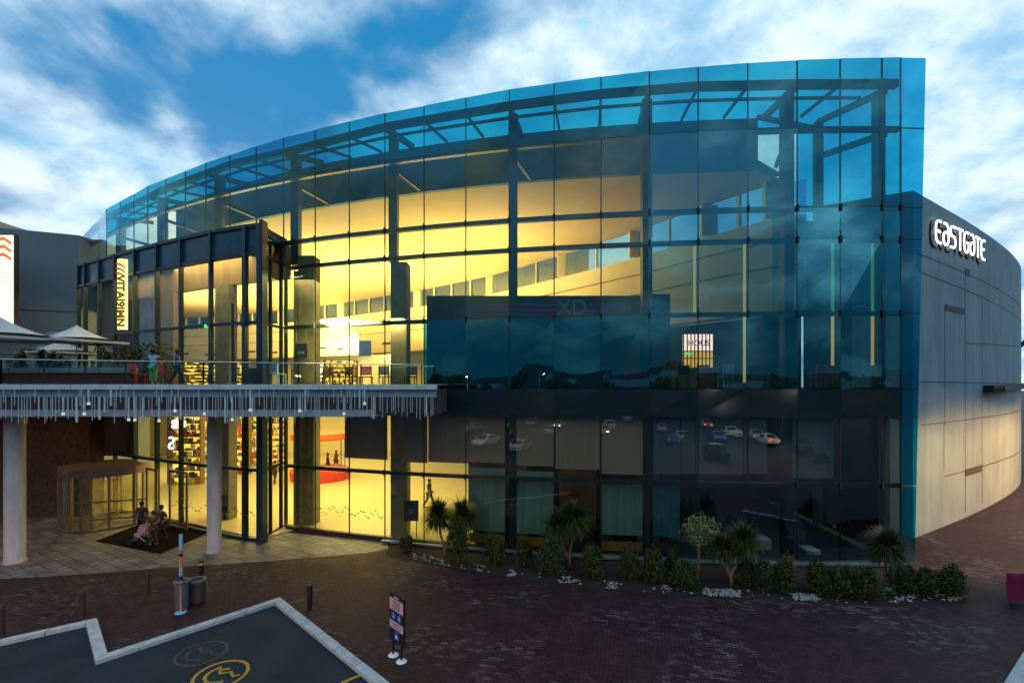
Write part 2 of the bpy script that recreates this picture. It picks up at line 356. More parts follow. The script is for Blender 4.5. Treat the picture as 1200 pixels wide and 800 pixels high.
bld = thing('shopping_mall', 'large curved glass fronted mall building with glowing yellow interior and blue roof screen', 'building', (4, 30, 0))
def pane(mb, a, b, z0, z1, mat):
    j = [random.uniform(-.016, .016) for _ in range(4)]
    n = Vector((a.y-b.y, b.x-a.x)).normalized()
    mb.poly([(a.x+n.x*j[0], a.y+n.y*j[0], z0), (b.x+n.x*j[1], b.y+n.y*j[1], z0), (b.x+n.x*j[2], b.y+n.y*j[2], z1[1] if isinstance(z1, tuple) else z1), (a.x+n.x*j[3], a.y+n.y*j[3], z1[0] if isinstance(z1, tuple) else z1)], mat)
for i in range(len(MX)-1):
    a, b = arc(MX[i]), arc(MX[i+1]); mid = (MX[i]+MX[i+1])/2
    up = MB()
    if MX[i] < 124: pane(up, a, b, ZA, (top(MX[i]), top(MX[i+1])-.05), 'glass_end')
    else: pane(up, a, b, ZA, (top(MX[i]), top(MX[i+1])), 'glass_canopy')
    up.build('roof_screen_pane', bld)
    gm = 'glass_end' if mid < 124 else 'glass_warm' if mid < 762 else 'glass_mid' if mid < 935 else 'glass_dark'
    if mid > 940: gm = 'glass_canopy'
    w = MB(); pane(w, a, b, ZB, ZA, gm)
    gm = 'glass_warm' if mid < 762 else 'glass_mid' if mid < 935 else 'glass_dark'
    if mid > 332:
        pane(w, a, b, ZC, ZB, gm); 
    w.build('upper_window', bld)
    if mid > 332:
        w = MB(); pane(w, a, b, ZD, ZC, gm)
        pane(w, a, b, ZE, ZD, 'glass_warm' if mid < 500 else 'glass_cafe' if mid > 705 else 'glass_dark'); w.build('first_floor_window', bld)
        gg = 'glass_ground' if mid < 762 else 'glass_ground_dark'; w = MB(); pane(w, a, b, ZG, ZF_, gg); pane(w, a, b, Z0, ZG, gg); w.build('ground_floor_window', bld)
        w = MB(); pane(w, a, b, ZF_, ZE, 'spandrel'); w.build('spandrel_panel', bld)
# tapering free glass fin at the right end
ea, et, eb = arc(1056), Vector((485/F*19.9, 19.9)), Vector((472/F*19.95, 19.95))
fn = MB(); ztop = top(1056)
lv = [0.16, ZG, ZF_, ZE, ZD, ZC, ZB, ZA, ztop]
for z0, z1 in zip(lv, lv[1:]):
    p0 = eb.lerp(et, z0/ztop); p1 = eb.lerp(et, z1/ztop)
    fn.poly([(ea.x, ea.y, z0+.015), (p0.x, p0.y, z0+.015), (p1.x, p1.y, z1-.015), (ea.x, ea.y, z1-.015)], 'glass_fin')
fn.build('glass_fin', bld)
# transoms (one curve per level), joints, beams
def curve_bar(name, px0, px1, z, w, h, d, mat, zf=None, pts=MX):
    mb = MB(); cols = [px0]+[p for p in pts if px0 < p < px1]+[px1]
    for u, v in zip(cols, cols[1:]):
        a, b = arc(u, d), arc(v, d); mb.bar((a.x, a.y, zf(u) if zf else z), (b.x, b.y, zf(v) if zf else z), w, h, mat)
    return mb.build(name, bld)
for z in (ZA, ZB): curve_bar('transom', 97.5, 1056, z, .2, .2, .14, 'frame_dark')
for z in (ZC, ZD, ZG): curve_bar('transom', 334, 1056, z, .2, .18, .14, 'frame_dark')
for z, zz in ((ZE, .14), (ZF_, .14), (Z0, .14)): curve_bar('transom', 334, 1056, z, .2, zz, .12, 'frame_dark')
curve_bar('sill', 450, 1060, .11, .34, .09, -.06, 'steel')
curve_bar('plinth', 334, 1060, .03, .16, .10, .10, 'planter_brick')
curve_bar('edge_beam', 97.5, 1056, 0, .22, .32, .22, 'frame_dark', beamz)
for px in MX:
    jn = MB(); a = arc(px, .03); lo = ZB if px < 334 else Z0
    jn.bar((a.x, a.y, lo), (a.x, a.y, top(px)-.02), .05, .05, 'joint'); jo = jn.build('mullion', bld)
    for z in ((ZC, ZB, ZD, ZG) if px > 334 else (ZB,)):
        b = arc(px, -.03); c_ = MB(); c_.box((b.x, b.y, z), (.09, .05, .28), 'joint'); sub('clamp', jo, c_)
for z in (ZA, ZD, ZF_, ZE, ZB, ZC): 
    fb = MB(); p = eb.lerp(et, z/ztop); fb.bar((ea.x, ea.y+.02, z), (p.x, p.y+.02, z), .03, .04, 'joint'); fb.build('fin_joint', bld)
dm = MB(); random.seed(2)
def dashes(a, b, n):
    d = (b-a).normalized()
    for k in range(n):
        p = a.lerp(b, (k+random.random())/n); z = 1.25+.16*math.sin(k*.8)+random.uniform(-.1, .1); dm.box((p.x+d.y*.03, p.y-abs(d.x)*.03, z), (.10, .012, .035), 'joint', math.atan2(d.y, d.x)+PI*0)
dashes(arc(352, 0), arc(450, 0), 46); dashes(Vector((-17.5, 24.85)), Vector((-12.3, 23.1)), 44); dm.build('glass_decals', bld)
# steel columns set back behind the glass, concrete below level C
colpx = [(172.7, 0), (240.7, 0), (332, 0), (450.7, 0), (596.7, 0), (761, 0), (934.5, 0), (1048, 0), (124.3, 0)]
for px, _ in colpx:
    a = arc(px, .85); c = MB(); lo = ZC if 334 < px < 500 else (ZB-1 if px < 334 else Z0)
    c.box((a.x, a.y, (lo+beamz(px)-.1)/2), (.42 if px < 1000 else .30, .42, beamz(px)-.1-lo), 'frame_blue'); c.build('steel_column', bld)
    if 330 <= px < 800:
        hc = ZC+.02 if px < 500 else ZF_; a = arc(px+4, 1.2); c = MB(); c.box((a.x, a.y, hc/2), (.8, .9, hc), 'concrete_col'); c.build('concrete_column', bld, bevel=.03)
c = MB(); a = arc(340, 1.0); c.box((a.x+.15, a.y+.2, (ZB-.5)/2), (.85, .9, ZB-.5), 'concrete_col'); c.build('concrete_column', bld, bevel=.03)
# open canopy of rafters and purlins between the edge beam and the bulkhead
for i, px in enumerate(MX[3:-2]):
    a, b = arc(px, .25), arc(px, 2.8); z = beamz(px)-.1; thick = any(abs(px-q[0]) < 3 for q in colpx)
    r = MB(); r.bar((a.x, a.y, z-.02), (b.x, b.y, 20.1 if px > 300 else z+.3), .2 if thick else .09, .26 if thick else .13, 'frame_dark'); r.build('rafter', bld)
    if thick:
        r = MB(); a = arc(px, .85); b = arc(px, 2.75); r.bar((a.x, a.y, 18.1), (b.x+.5, b.y, 17.75), .14, .18, 'frame_dark'); r.build('brace', bld)
curve_bar('purlin', 124.3, 1034, 0, .09, .12, 1.25, 'frame_dark', lambda p: lerp(beamz(p), 20.1, .45))
# end frame on the right
E0 = Vector((15.75, 20.3)); E1 = Vector((15.9, 25.0))
for za, zb_ in ((19.85, 21.1), (18.05, 19.3)):
    r = MB(); r.bar((E0.x, E0.y, za), (E1.x, E1.y, zb_), .2, .26, 'frame_dark'); r.build('end_beam', bld)
r = MB(); q_ = arc(925, 2.8); r.bar((q_.x, q_.y, 20.1), (E1.x, E1.y, 20.75), .16, .2, 'frame_dark'); r.build('rear_beam', bld)
r = MB(); r.box((E1.x, E1.y, 17.8), (.35, .35, 6.6), 'frame_dark'); r.build('end_post', bld)
r = MB(); r.box((E1.x-.6, E1.y-.8, 17.4), (.12, .12, 5), 'frame_dark'); r.build('end_post', bld)
# bulkhead (fascia) behind the canopy
def curve_pts(px0, px1, d, n=40): return [arc(lerp(px0, px1, k/n), d) for k in range(n+1)]
bk = MB(); bk.slabwall(curve_pts(150, 925, 2.8), ZA-.42, 20.05, .25, 'bulkhead'); bk.build('bulkhead', bld)
# long back wall with clerestory strip, ceiling and roof over the hall
WP = [(60, 80), (160, 77), (250, 72), (330, 66), (400, 60), (490, 52), (575, 44.8), (660, 37.5), (745, 31.9), (830, 27.2), (905, 24.3), (945, 23.6)]
W = [Vector(((p-600)/F*y, y)) for p, y in WP]
H10 = 17.55; HB = 15.85
def wallpt_raw(px, d):
    y = interp(WP, px); return Vector(((px-600)/F*(y+d), y+d))
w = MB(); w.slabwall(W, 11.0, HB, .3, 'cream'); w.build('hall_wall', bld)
w = MB(); w.slabwall([wallpt_raw(p, 1.6) for p in (60, 160, 250, 330, 400, 490, 575, 640, 688)], 11, 18.6, .2, 'granite'); w.build('rear_parapet', bld)
w = MB(); w.slabwall(W, HB+.004, H10, .06, 'glass_strip'); stp = w.build('clerestory_glazing', bld)
w = MB()
for a, b in zip(W, W[1:]):
    n = max(2, int((b-a).length/2.6))
    for k in range(n):
        p = a.lerp(b, k/n); w.box((p.x, p.y-.05, (HB+H10)/2), ((.9 if k == 0 else .14), .3, H10-HB-.01), 'cream')
w.build('clerestory_mullions', bld)
# ceiling sheet between bulkhead bottom and top of strip
cl = MB(); PX = [150+(925-150)*k/44 for k in range(45)]
def wallpt(px):
    y = interp([(p, q) for p, q in WP], px)
    for a, b in zip(WP, WP[1:]):
        if a[0] <= px <= b[0]:
            A, B = Vector(((a[0]-600)/F*a[1], a[1])), Vector(((b[0]-600)/F*b[1], b[1])); k = (px-600)/F
            t = (k*A.y-A.x)/((B.x-A.x)-k*(B.y-A.y)); return A.lerp(B, t)
    return Vector(((px-600)/F*y, y))
for u, v in zip(PX, PX[1:]):
    a, b, c_, d_ = arc(u, 3.06), arc(v, 3.06), wallpt(v), wallpt(u)
    if c_.y < b.y+.4: break
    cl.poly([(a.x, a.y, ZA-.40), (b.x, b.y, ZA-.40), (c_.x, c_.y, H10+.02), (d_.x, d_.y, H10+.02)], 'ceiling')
    cl.poly([(a.x, a.y, ZA+.2), (b.x, b.y, ZA+.2), (c_.x, c_.y+.4, H10+.5), (d_.x, d_.y+.4, H10+.5)], 'bulkhead')
cl.build('hall_ceiling', bld)
# floors
def region(px0, px1, d, n=30, back=wallpt, k=0.0): return [arc(lerp(px0, px1, i/n), d) for i in range(n+1)]+[back(lerp(px1, px0, i/n)) for i in range(n+1)]
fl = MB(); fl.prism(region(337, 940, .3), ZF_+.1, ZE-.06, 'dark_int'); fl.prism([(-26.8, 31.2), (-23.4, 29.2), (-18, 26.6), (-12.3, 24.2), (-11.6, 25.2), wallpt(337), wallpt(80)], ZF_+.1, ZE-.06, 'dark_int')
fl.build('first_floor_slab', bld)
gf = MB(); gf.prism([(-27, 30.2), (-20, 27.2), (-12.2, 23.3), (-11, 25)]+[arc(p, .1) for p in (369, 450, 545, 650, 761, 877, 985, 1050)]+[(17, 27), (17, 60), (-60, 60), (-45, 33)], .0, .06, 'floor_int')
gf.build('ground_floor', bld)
w = MB()
w.box((-20, 52, 3.2), (82, .3, 6.4), 'cream'); w.box((-43, 42, 3.2), (.3, 20, 6.4), 'cream')
w.build('ground_back_wall', bld)
# partitions added to block light and keep the right half dark
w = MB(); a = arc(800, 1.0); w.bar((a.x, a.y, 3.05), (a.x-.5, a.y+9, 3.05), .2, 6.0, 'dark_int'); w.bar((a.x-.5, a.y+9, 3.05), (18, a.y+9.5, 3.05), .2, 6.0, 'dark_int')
w.bar((16.4, 21, 3.1), (16.6, a.y+9.5, 3.1), .2, 6.0, 'dark_int'); w.build('light_block_wall', bld)
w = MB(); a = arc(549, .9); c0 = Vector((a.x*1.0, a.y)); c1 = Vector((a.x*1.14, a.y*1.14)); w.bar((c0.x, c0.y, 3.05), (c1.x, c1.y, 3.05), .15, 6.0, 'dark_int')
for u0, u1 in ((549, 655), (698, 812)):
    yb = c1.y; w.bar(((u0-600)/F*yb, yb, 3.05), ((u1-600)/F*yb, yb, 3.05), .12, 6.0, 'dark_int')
w.build('light_block_wall', bld)
w = MB(); w.bar(((640-600)/F*30, 30, 3.05), ((720-600)/F*30, 30, 3.05), .12, 6.0, 'brown_int'); w.bar(((655-600)/F*c1.y, c1.y, 4.6), ((698-600)/F*c1.y, c1.y, 4.6), .12, 2.6, 'dark_int'); w.build('light_block_wall', bld)
w = MB(); w.prism([arc(p, .5) for p in (552, 620, 700, 800, 900, 1000, 1050)]+[Vector((16.3, 33)), Vector((-1.5, 33))], .062, .07, 'dark_int'); w.build('floor_shade_sheet', bld)  # dark sheet laid on the floor paints the unlit right half
# dark enclosure on the first floor with its faint sign band
bx = MB(); x0, x1 = (500-600)/F*24.6, (762-600)/F*24.6
bx.box(((x0+x1)/2, 26.1, 9.66), (x1-x0, 3.0, 4.72), 'box_blue'); bx.build('screening_room', bld)
w = MB(); w.slabwall([Vector((7.1, 24.6)), Vector((8.1, 24.65))], 7.3, 12.1, 3, 'box_blue'); w.build('screening_room', bld)
sg = MB()
for z in (11.25, 11.55, 11.05): sg.box((.9+.7, 24.58, z), (5.9, .03, .05), 'sign_dimred')
sg.box((1.9, 24.59, 11.32), (8.4, .02, .7), 'sign_blueband'); bd = sg.build('sign_band', bld)
t = text_obj('lettering', 'XD', 1.05, 'sign_dim', face_mtx((3.05, 24.53, 11.38), (1, 0, 0)), None); t.parent = bd; t.data.transform(Matrix.Translation((-4, -30, 0)))
# dark lower wall behind the first-floor restaurant on the right
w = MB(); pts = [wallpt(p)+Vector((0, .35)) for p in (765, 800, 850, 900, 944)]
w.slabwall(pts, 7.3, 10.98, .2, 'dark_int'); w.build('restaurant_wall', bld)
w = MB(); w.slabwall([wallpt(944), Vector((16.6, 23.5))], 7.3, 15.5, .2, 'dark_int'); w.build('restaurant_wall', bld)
# lower wall on the left: lit arcade of shops
w = MB(); pts = [wallpt(p)+Vector((0, 3.5)) for p in (70, 160, 250, 330, 400, 470, 520)]
w.slabwall(pts, 7.3, 11.3, .2, 'cream'); w.build('shop_arcade_wall', bld)
# interior fittings: recessed lamps in the hall ceiling, vents and bands on the walls
random.seed(8)
m = MB()
for px in list(range(110, 520, 26)):
    a, b = wallpt(px)+Vector((0, -.04)), wallpt(px+random.choice((7, 10, 12)))+Vector((0, -.04)); z = 11.9+.25*(px % 3); m.bar((a.x, a.y, z), (b.x, b.y, z), .04, .22, 'frame_dark')
m.build('wall_vents', bld)
for zq, hh_, mt in ((11.05, .18, 'brown_int'), (13.4, .06, 'brown_int'), (14.7, .06, 'brown_int')):
    m = MB()
    for a, b in zip(W, W[1:]): m.bar((a.x, a.y-.02, zq), (b.x, b.y-.02, zq), .05, hh_, mt)
    m.build('wall_band', bld)
# roller blinds
BL = [(372, 395, None, 0), (397, 448, 536, 0), (466, 496, 541, 0), (497, 545, 541, 0), (546, 589, 541, 1), (603, 648, 545, 1), (650, 703, 549, 0), (705, 755, 555, 2), (768, 800, 555, 2), (801, 818, 555, 0), (819, 876, 555, 0), (877, 905, 555, 0), (936, 985, 560, 0)]
for u, v, py, low in BL:
    if py is None: continue
    a, b = arc(u, .45), arc(v, .45); z = EYE-(py-450)/F*a.y; m = MB()
    m.slabwall([a, b], z, ZF_-.05, .02, 'blind'); m.build('roller_blind', bld)
    if low:
        m = MB(); a, b = arc(u, .5), arc(v, .5); m.slabwall([a, b], .9 if low == 2 else .75, z-.25, .02, 'blind_teal'); m.build('roller_blind', bld)
        m = MB(); m.slabwall([a, b], .2, .62, .02, 'brown_int'); m.build('low_screen', bld)
# emissive strips standing in for the yellow-lit fins at the mullions
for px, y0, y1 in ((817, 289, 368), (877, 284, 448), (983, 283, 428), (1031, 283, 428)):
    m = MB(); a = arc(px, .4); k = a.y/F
    m.box((a.x, a.y, EYE+(450-(y0+y1)/2)*k), (.10, .05, (y1-y0)*k), 'strip_glow'); m.build('glow_strip', bld)

# ------------------------------------------------------------------ annexe (glass entrance pavilion)
AN = [(93, 30.9), (101, 30.3), (117.6, 29.4), (136, 28.4), (159, 27.3), (185, 26.2), (213, 25.2), (248, 24.1), (288, 23.25), (305, 23.0)]
AP = [Vector(((p-600)/F*y, y)) for p, y in AN]
ax = thing('entrance_annexe', 'dark framed projecting glass entrance block with tall panes in front of the curved facade', 'building', (-18, 27, 0))
AZ = [.12, EYE-4.1, EYE-1.3, EYE-.02, EYE+2.95, EYE+6.25, EYE+7.6]
for i in range(len(AP)-1):
    a, b = AP[i], AP[i+1]; w = MB(); pane(w, a, b, AZ[5], AZ[6]-.1, 'annexe_band'); w.build('top_panel', ax)
    w = MB(); pane(w, a, b, AZ[4], AZ[5], 'glass_annexe'); pane(w, a, b, AZ[3], AZ[4], 'glass_annexe'); w.build('upper_window', ax)
    if i >= 4: w = MB(); pane(w, a, b, AZ[1], AZ[2], 'glass_ground'); (pane(w, a, b, AZ[0], AZ[1], 'glass_ground') if i >= 6 else None); w.build('ground_window', ax)
SR = [AP[-1], Vector((-12.05, 24.0)), Vector((-12.0, 25.0)), Vector((-11.95, 25.45))]
for a, b in zip(SR, SR[1:]):
    w = MB()
    for z0, z1 in zip(AZ, AZ[1:]):
        if z0 in (AZ[2],): continue
        pane(w, a, b, z0, z1, 'glass_ground' if z0 < 6 else 'glass_warm')
    w.build('side_window', ax)
fr = MB()
for i, p in enumerate(AP): fr.box((p.x, p.y-.05, AZ[6]/2), (.13 if i < 8 else .24, .2, AZ[6]-.02), 'frame_blue', math.radians(-27))
fr.build('mullions', ax)
fr = MB()
for p in SR[1:]: fr.box((p.x, p.y, AZ[6]/2-.3), (.14, .14, AZ[6]-.6), 'frame_dark')
fr.build('side_mullions', ax)
fn = MB(); fn.box((AP[-1].x+.28, AP[-1].y-.25, (AZ[6]+.1)/2), (.16, .5, AZ[6]+.1), 'frame_blue'); fn.build('corner_fin', ax)
for z, h in ((AZ[6], .16), (AZ[5], .14), (AZ[4], .14), (AZ[1], .16), (.08, .14)):
    fr = MB()
    for i, (a, b) in enumerate(zip(AP, AP[1:])):
        if z < 1 and i < 6: continue
        fr.bar((a.x, a.y-.02, z), (b.x, b.y-.02, z), .16, h, 'frame_blue')
    for a, b in zip(SR, SR[1:]): fr.bar((a.x, a.y, z-.01), (b.x, b.y, z-.01), .12, h*.8, 'frame_dark')
    fr.build('transom', ax)
rf = MB(); rf.prism([(p.x+.1, p.y+.12) for p in AP]+[(-11.98, 25.3), (-19.1, 28.4), (-26.5, 32)], AZ[6]-.35, AZ[6]-.12, 'bulkhead'); rf.build('roof', ax)
# inner portal wall on the line of the main facade: bulkhead, columns, timber panels
ip = [arc(p, .2) for p in (100, 130, 160, 200, 230, 260, 300, 332)]
w = MB(); w.slabwall(ip, 13.0, AZ[6]-.36, .3, 'brown_int'); w.build('inner_bulkhead', ax)
for u, v, mt in ((97, 106, 'brown_int'), (118, 138, 'brown_int'), (140, 173.5, 'wood_panel'), (180, 203, 'brown_int'), (252, 268, 'concrete_col')):
    w = MB(); w.slabwall([arc(u, .0), arc(v, .0)], .1 if mt == 'concrete_col' else 6.6, 12.98, .5, mt); w.build('inner_pillar', ax)
for u, z0, z1 in ((298, 7.3, 11.6),):
    w = MB(); a = arc(u, -1.2); w.box((a.x, a.y, (z0+z1)/2), (.14, .14, z1-z0), 'frame_dark'); w.build('door_post', ax)
ex = MB(); ex.box((P(243, 382, 24.1).x, 24.15, P(243, 382, 24.1).z), (.32, .06, .16), 'exit_green'); ex.build('exit_light', ax)

# ------------------------------------------------------------------ concrete block on the right
KB = [(16.0, 25.6), (19.5, 23.4)]
CW = [(19.5, 23.4), (22.3, 25.1), (26, 27.4), (30.8, 30.6), (35.5, 34.0), (40, 37.8), (46, 44), (51, 51)]
cb = thing('concrete_wing', 'grey panelled concrete wing with curved wall glowing orange along its foot', 'building', (30, 31, 0))
def smooth_pts(pts, n=4):
    out = []; Pn = [Vector(p) for p in pts]
    for i in range(len(Pn)-1):
        p0, p1, p2, p3 = Pn[max(i-1, 0)], Pn[i], Pn[i+1], Pn[min(i+2, len(Pn)-1)]
        for k in range(n):
            t = k/n; out.append(.5*((2*p1)+(p2-p0)*t+(2*p0-5*p1+4*p2-p3)*t*t+(3*p1-p0-3*p2+p3)*t**3))
    out.append(Pn[-1]); return out
CS = smooth_pts(CW); ZT = lambda i: 16.92-.5*min(1, i/len(CS)*1.6)
w = MB(); w.slabwall(CS, 0, 16.9, .5, 'concrete_wall', [ZT(i) for i in range(len(CS))]); w.build('curved_wall', cb)
w = MB(); w.slabwall([Vector(k) for k in KB], 0, 16.9, .5, 'concrete_wall'); w.build('side_wall', cb)
# arc-length lookup on the wall
cum = [0]
for a, b in zip(CS, CS[1:]): cum.append(cum[-1]+(b-a).length)
def wall_at(s, off=0):
    s = max(0, min(s, cum[-1]-1e-3))
    for i in range(len(CS)-1):
        if cum[i+1] >= s:
            t = (s-cum[i])/(cum[i+1]-cum[i]); d = (CS[i+1]-CS[i]).normalized(); n = Vector((d.y, -d.x)); return CS[i].lerp(CS[i+1], t)+n*off, d
def wall_px(px):                       # arc length for a photo column
    best = 0; bd_ = 1e9
    for k in range(0, 800):
        s = cum[-1]*k/800; p, _ = wall_at(s); e = abs(600+F*p.x/p.y-px)
        if e < bd_: bd_ = e; best = s
    return best
gr = MB()
def groove(px0, py0, px1, py1, wdt=.05):
    s0, s1 = wall_px(px0), wall_px(px1); p0, _ = wall_at(s0); p1, _ = wall_at(s1)
    z0, z1 = EYE+(450-py0)*p0.y/F, EYE+(450-py1)*p1.y/F; n = max(1, int(abs(s1-s0)/.8))
    for k in range(n):
        a, _ = wall_at(lerp(s0, s1, k/n), .004); b, _ = wall_at(lerp(s0, s1, (k+1)/n), .004)
        gr.bar((a.x, a.y, lerp(z0, z1, k/n)), (b.x, b.y, lerp(z0, z1, (k+1)/n)), .012, wdt, 'joint')
def vgroove(px, py0, py1, w_=.05):
    s = wall_px(px); p, d = wall_at(s, .004); z0, z1 = EYE+(450-py0)*p.y/F, EYE+(450-py1)*p.y/F
    gr.box((p.x, p.y, (z0+z1)/2), (w_, .012, abs(z0-z1)), 'joint', math.atan2(d.y, d.x))
def slot(px0, px1, pya, pyb):
    s0, s1 = wall_px(px0), wall_px(px1); p, d = wall_at((s0+s1)/2, .008); k = p.y/F
    gr.box((p.x, p.y, EYE+(450-(pya+pyb)/2)*k), (s1-s0, .03, (pyb-pya)*k), 'joint', math.atan2(d.y, d.x))
for g_ in ((1076, 297, 1199, 364), (1076, 318, 1199, 381), (1078, 447, 1199, 450), (1079, 498, 1199, 479), (1107, 362, 1130, 368), (1131, 402, 1182, 411), (1106, 558, 1199, 525), (1182, 380, 1199, 386)): groove(*g_)
for g_ in ((1107, 363, 498), (1131, 318, 498), (1151, 345, 450), (1131, 498, 600), (1151, 450, 590), (1182, 365, 411), (1106, 497, 552)): vgroove(*g_)
for g_ in ((1107, 1130, 359, 366), (1131, 1136, 315, 323), (1177, 1184, 333, 341), (1151, 1182, 452, 456), (1166, 1182, 481, 488), (1131, 1150, 547, 555), (1190, 1200, 402, 408)): slot(*g_)
p, d = wall_at(wall_px(1152)); q, _ = wall_at(wall_px(1199)); 
gr.bar((p.x+.1, p.y-.2, 7.25), (q.x+.1, q.y-.2, 7.4), .5, .36, 'joint')
gr.build('panel_joints', cb)

# letters of the wall sign, each a mesh
ws = thing('wall_sign', 'glowing white rounded letter sign reading EASTGATE high on the grey concrete wall', 'sign', (24, 26.5, 14.9))
def arcpts(cx, cy, rx, ry, a0, a1, n=10): return [(cx+rx*math.cos(math.radians(lerp(a0, a1, k/n))), cy+ry*math.sin(math.radians(lerp(a0, a1, k/n)))) for k in range(n+1)]
E_ = [arcpts(.42, .72, .42, .28, 60, 180)+arcpts(.42, .28, .42, .28, 180, 300), [(.0, .5), (.55, .5)]]
E_ = [[(.68, 1.0), (.38, 1.0)]+arcpts(.38, .66, .36, .34, 90, 180, 6)+arcpts(.38, .34, .36, .34, 180, 270, 6)+[(.70, 0)], [(.05, .52), (.55, .52)]]
A_ = [[(.12, 1.0), (.36, 1.0)]+arcpts(.36, .62, .36, .38, 90, 0, 6)+arcpts(.36, .30, .36, .30, 0, -180, 10)+arcpts(.36, .30, .36, .30, 180, 90, 5)+[(.70, .60)]]
S_ = [[(.70, 1.0), (.26, 1.0)]+arcpts(.26, .77, .24, .23, 90, 270, 7)+[(.44, .54)]+arcpts(.44, .27, .26, .27, 90, -90, 7)+[(.0, .0)]]
T_ = [[(.0, 1.0), (.78, 1.0)], [(.39, 1.0), (.39, 0)]]
G_ = [[(.72, 1.0), (.38, 1.0)]+arcpts(.38, .66, .36, .34, 90, 180, 6)+arcpts(.38, .34, .36, .34, 180, 360, 10)+[(.72, .5), (.42, .5)]]
sp0, sp1 = wall_px(1090), wall_px(1149.5); adv = (sp1-sp0)/8
for k, (nm, st) in enumerate(zip('EASTGATE', (E_, A_, S_, T_, G_, A_, T_, E_))):
    for off, mt, wd, nm2 in ((.22, 'letter_white', .105, 'letter'), (.06, 'black', .24, 'letter_shadow')):
        mb = MB(); s0 = sp0+k*adv; org, d = wall_at(s0, off); n = Vector((d.y, -d.x)); zb = 14.70+.10*k/7; sc = adv*1.02; hh = 1.10
        if mt == 'black': zb -= .07; org = org-d*.05  # black offset copy paints the dark shadow behind each letter
        for line in st:
            pts = [Vector((org.x+d.x*u*sc, org.y+d.y*u*sc, zb+v*hh)) for u, v in line]
            for a, b in zip(pts, pts[1:]):
                e = (b-a).normalized()*wd*.28; mb.bar(a-e, b+e, .10, wd, mt, up=Vector((0, 0, 1)) if abs((b-a).normalized().z) < .9 else None or Vector((0, 0, 1)))
        # bars: width lies in the wall plane, depth along the wall normal
        mb2 = MB()
        for line in st:
            pts = [Vector((org.x+d.x*u*sc, org.y+d.y*u*sc, zb+v*hh)) for u, v in line]; n3 = Vector((n.x, n.y, 0))
            for a, b in zip(pts, pts[1:]):
                t = (b-a).normalized(); side = t.cross(n3).normalized()*wd/2; e = t*wd*.22; a2, b2 = a-e, b+e; dp = n3*.025
                vs = [a2-side-dp, a2+side-dp, a2+side+dp, a2-side+dp, b2-side-dp, b2+side-dp, b2+side+dp, b2-side+dp]
                mb2.mesh(vs, [(0, 3, 2, 1), (4, 5, 6, 7), (0, 1, 5, 4), (1, 2, 6, 5), (2, 3, 7, 6), (3, 0, 4, 7)], mt)
        mb2.build(nm2, ws)

# ------------------------------------------------------------------ left building, its lit board
lb = thing('grey_building', 'plain dark grey rendered building behind the terrace at the left edge', 'building', (-36, 34, 0))
LP = [(-58, 30.5), (-37.5, 33.2), (-32.0, 35.6), (-31.6, 42)]
w = MB(); w.slabwall([Vector(p) for p in LP], 0, 18.5, .5, 'left_wall'); w.build('wall', lb)
w = MB()
for z in (16.0-3.2, 16.0-6.4): w.bar((-58, 30.49, z), (-37.5, 33.19, z), .02, .05, 'joint'); w.bar((-37.5, 33.19, z), (-32, 35.59, z), .02, .05, 'joint')
w.build('panel_joints', lb)
w = MB(); w.box((-43, 38, 18.9), (10, 6, 1.3), 'left_wall'); w.build('roof_block', lb)
ls = thing('light_board', 'overexposed white lit board with orange chevrons on the grey wall at far left', 'sign', (-34, 31.6, 15))
cz = P(18, 275, 31.8)
w = MB(); xr = cz.x; w.box((xr-1.3, 31.9, (17.4+10.6)/2), (2.6, .3, 6.8), 'black'); w.build('casing', ls)
w = MB(); w.box((xr-1.3, 31.72, (17.3+10.7)/2), (2.45, .04, 6.6), 'sign_face'); w.build('face', ls)
w = MB()
for k in range(3):
    z = 16.95-k*.52; xm = xr-.62
    w.mesh([(xr-.14, 31.68, z-.34), (xm, 31.68, z), (xr-1.6, 31.68, z-.1), (xr-1.6, 31.68, z+.16), (xm, 31.68, z+.26), (xr-.14, 31.68, z-.08)], [(0, 5, 4, 1), (1, 4, 3, 2)], 'sign_orange')
w.build('chevrons', ls)
w = MB()
for k in range(9): w.box((xr-.55-.05*(k % 3), 31.685, 15.1-k*.27), (.7+.1*(k % 2), .012, .07), 'sign_line')
w.build('faded_lines', ls)
# glowing strip modelled in place of the board's reflection in the annexe glass
vs_ = thing('sign_reflection', 'narrow glowing yellow stand-in for the board mirrored in the annexe glass, with red chevrons', 'sign', (-22.6, 27.6, 10))
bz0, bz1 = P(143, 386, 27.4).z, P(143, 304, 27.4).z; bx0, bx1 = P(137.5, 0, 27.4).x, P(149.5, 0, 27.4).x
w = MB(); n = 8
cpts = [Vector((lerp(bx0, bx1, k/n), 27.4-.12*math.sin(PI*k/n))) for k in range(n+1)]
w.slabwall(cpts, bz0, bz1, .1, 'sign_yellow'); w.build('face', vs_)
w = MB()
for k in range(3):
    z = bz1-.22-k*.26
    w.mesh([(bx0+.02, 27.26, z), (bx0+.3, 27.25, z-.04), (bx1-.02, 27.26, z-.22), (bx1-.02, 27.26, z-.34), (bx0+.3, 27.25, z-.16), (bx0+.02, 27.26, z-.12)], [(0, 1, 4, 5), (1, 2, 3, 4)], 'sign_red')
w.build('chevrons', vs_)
t = text_obj('lettering', 'VITAI9IMN', .62, 'sign_dark', face_mtx(((bx0+bx1)/2, 27.24, (bz0+bz1)/2-.4), (0, 0, -1), Vector((1, 0, 0))), vs_, .004, bold=.03)

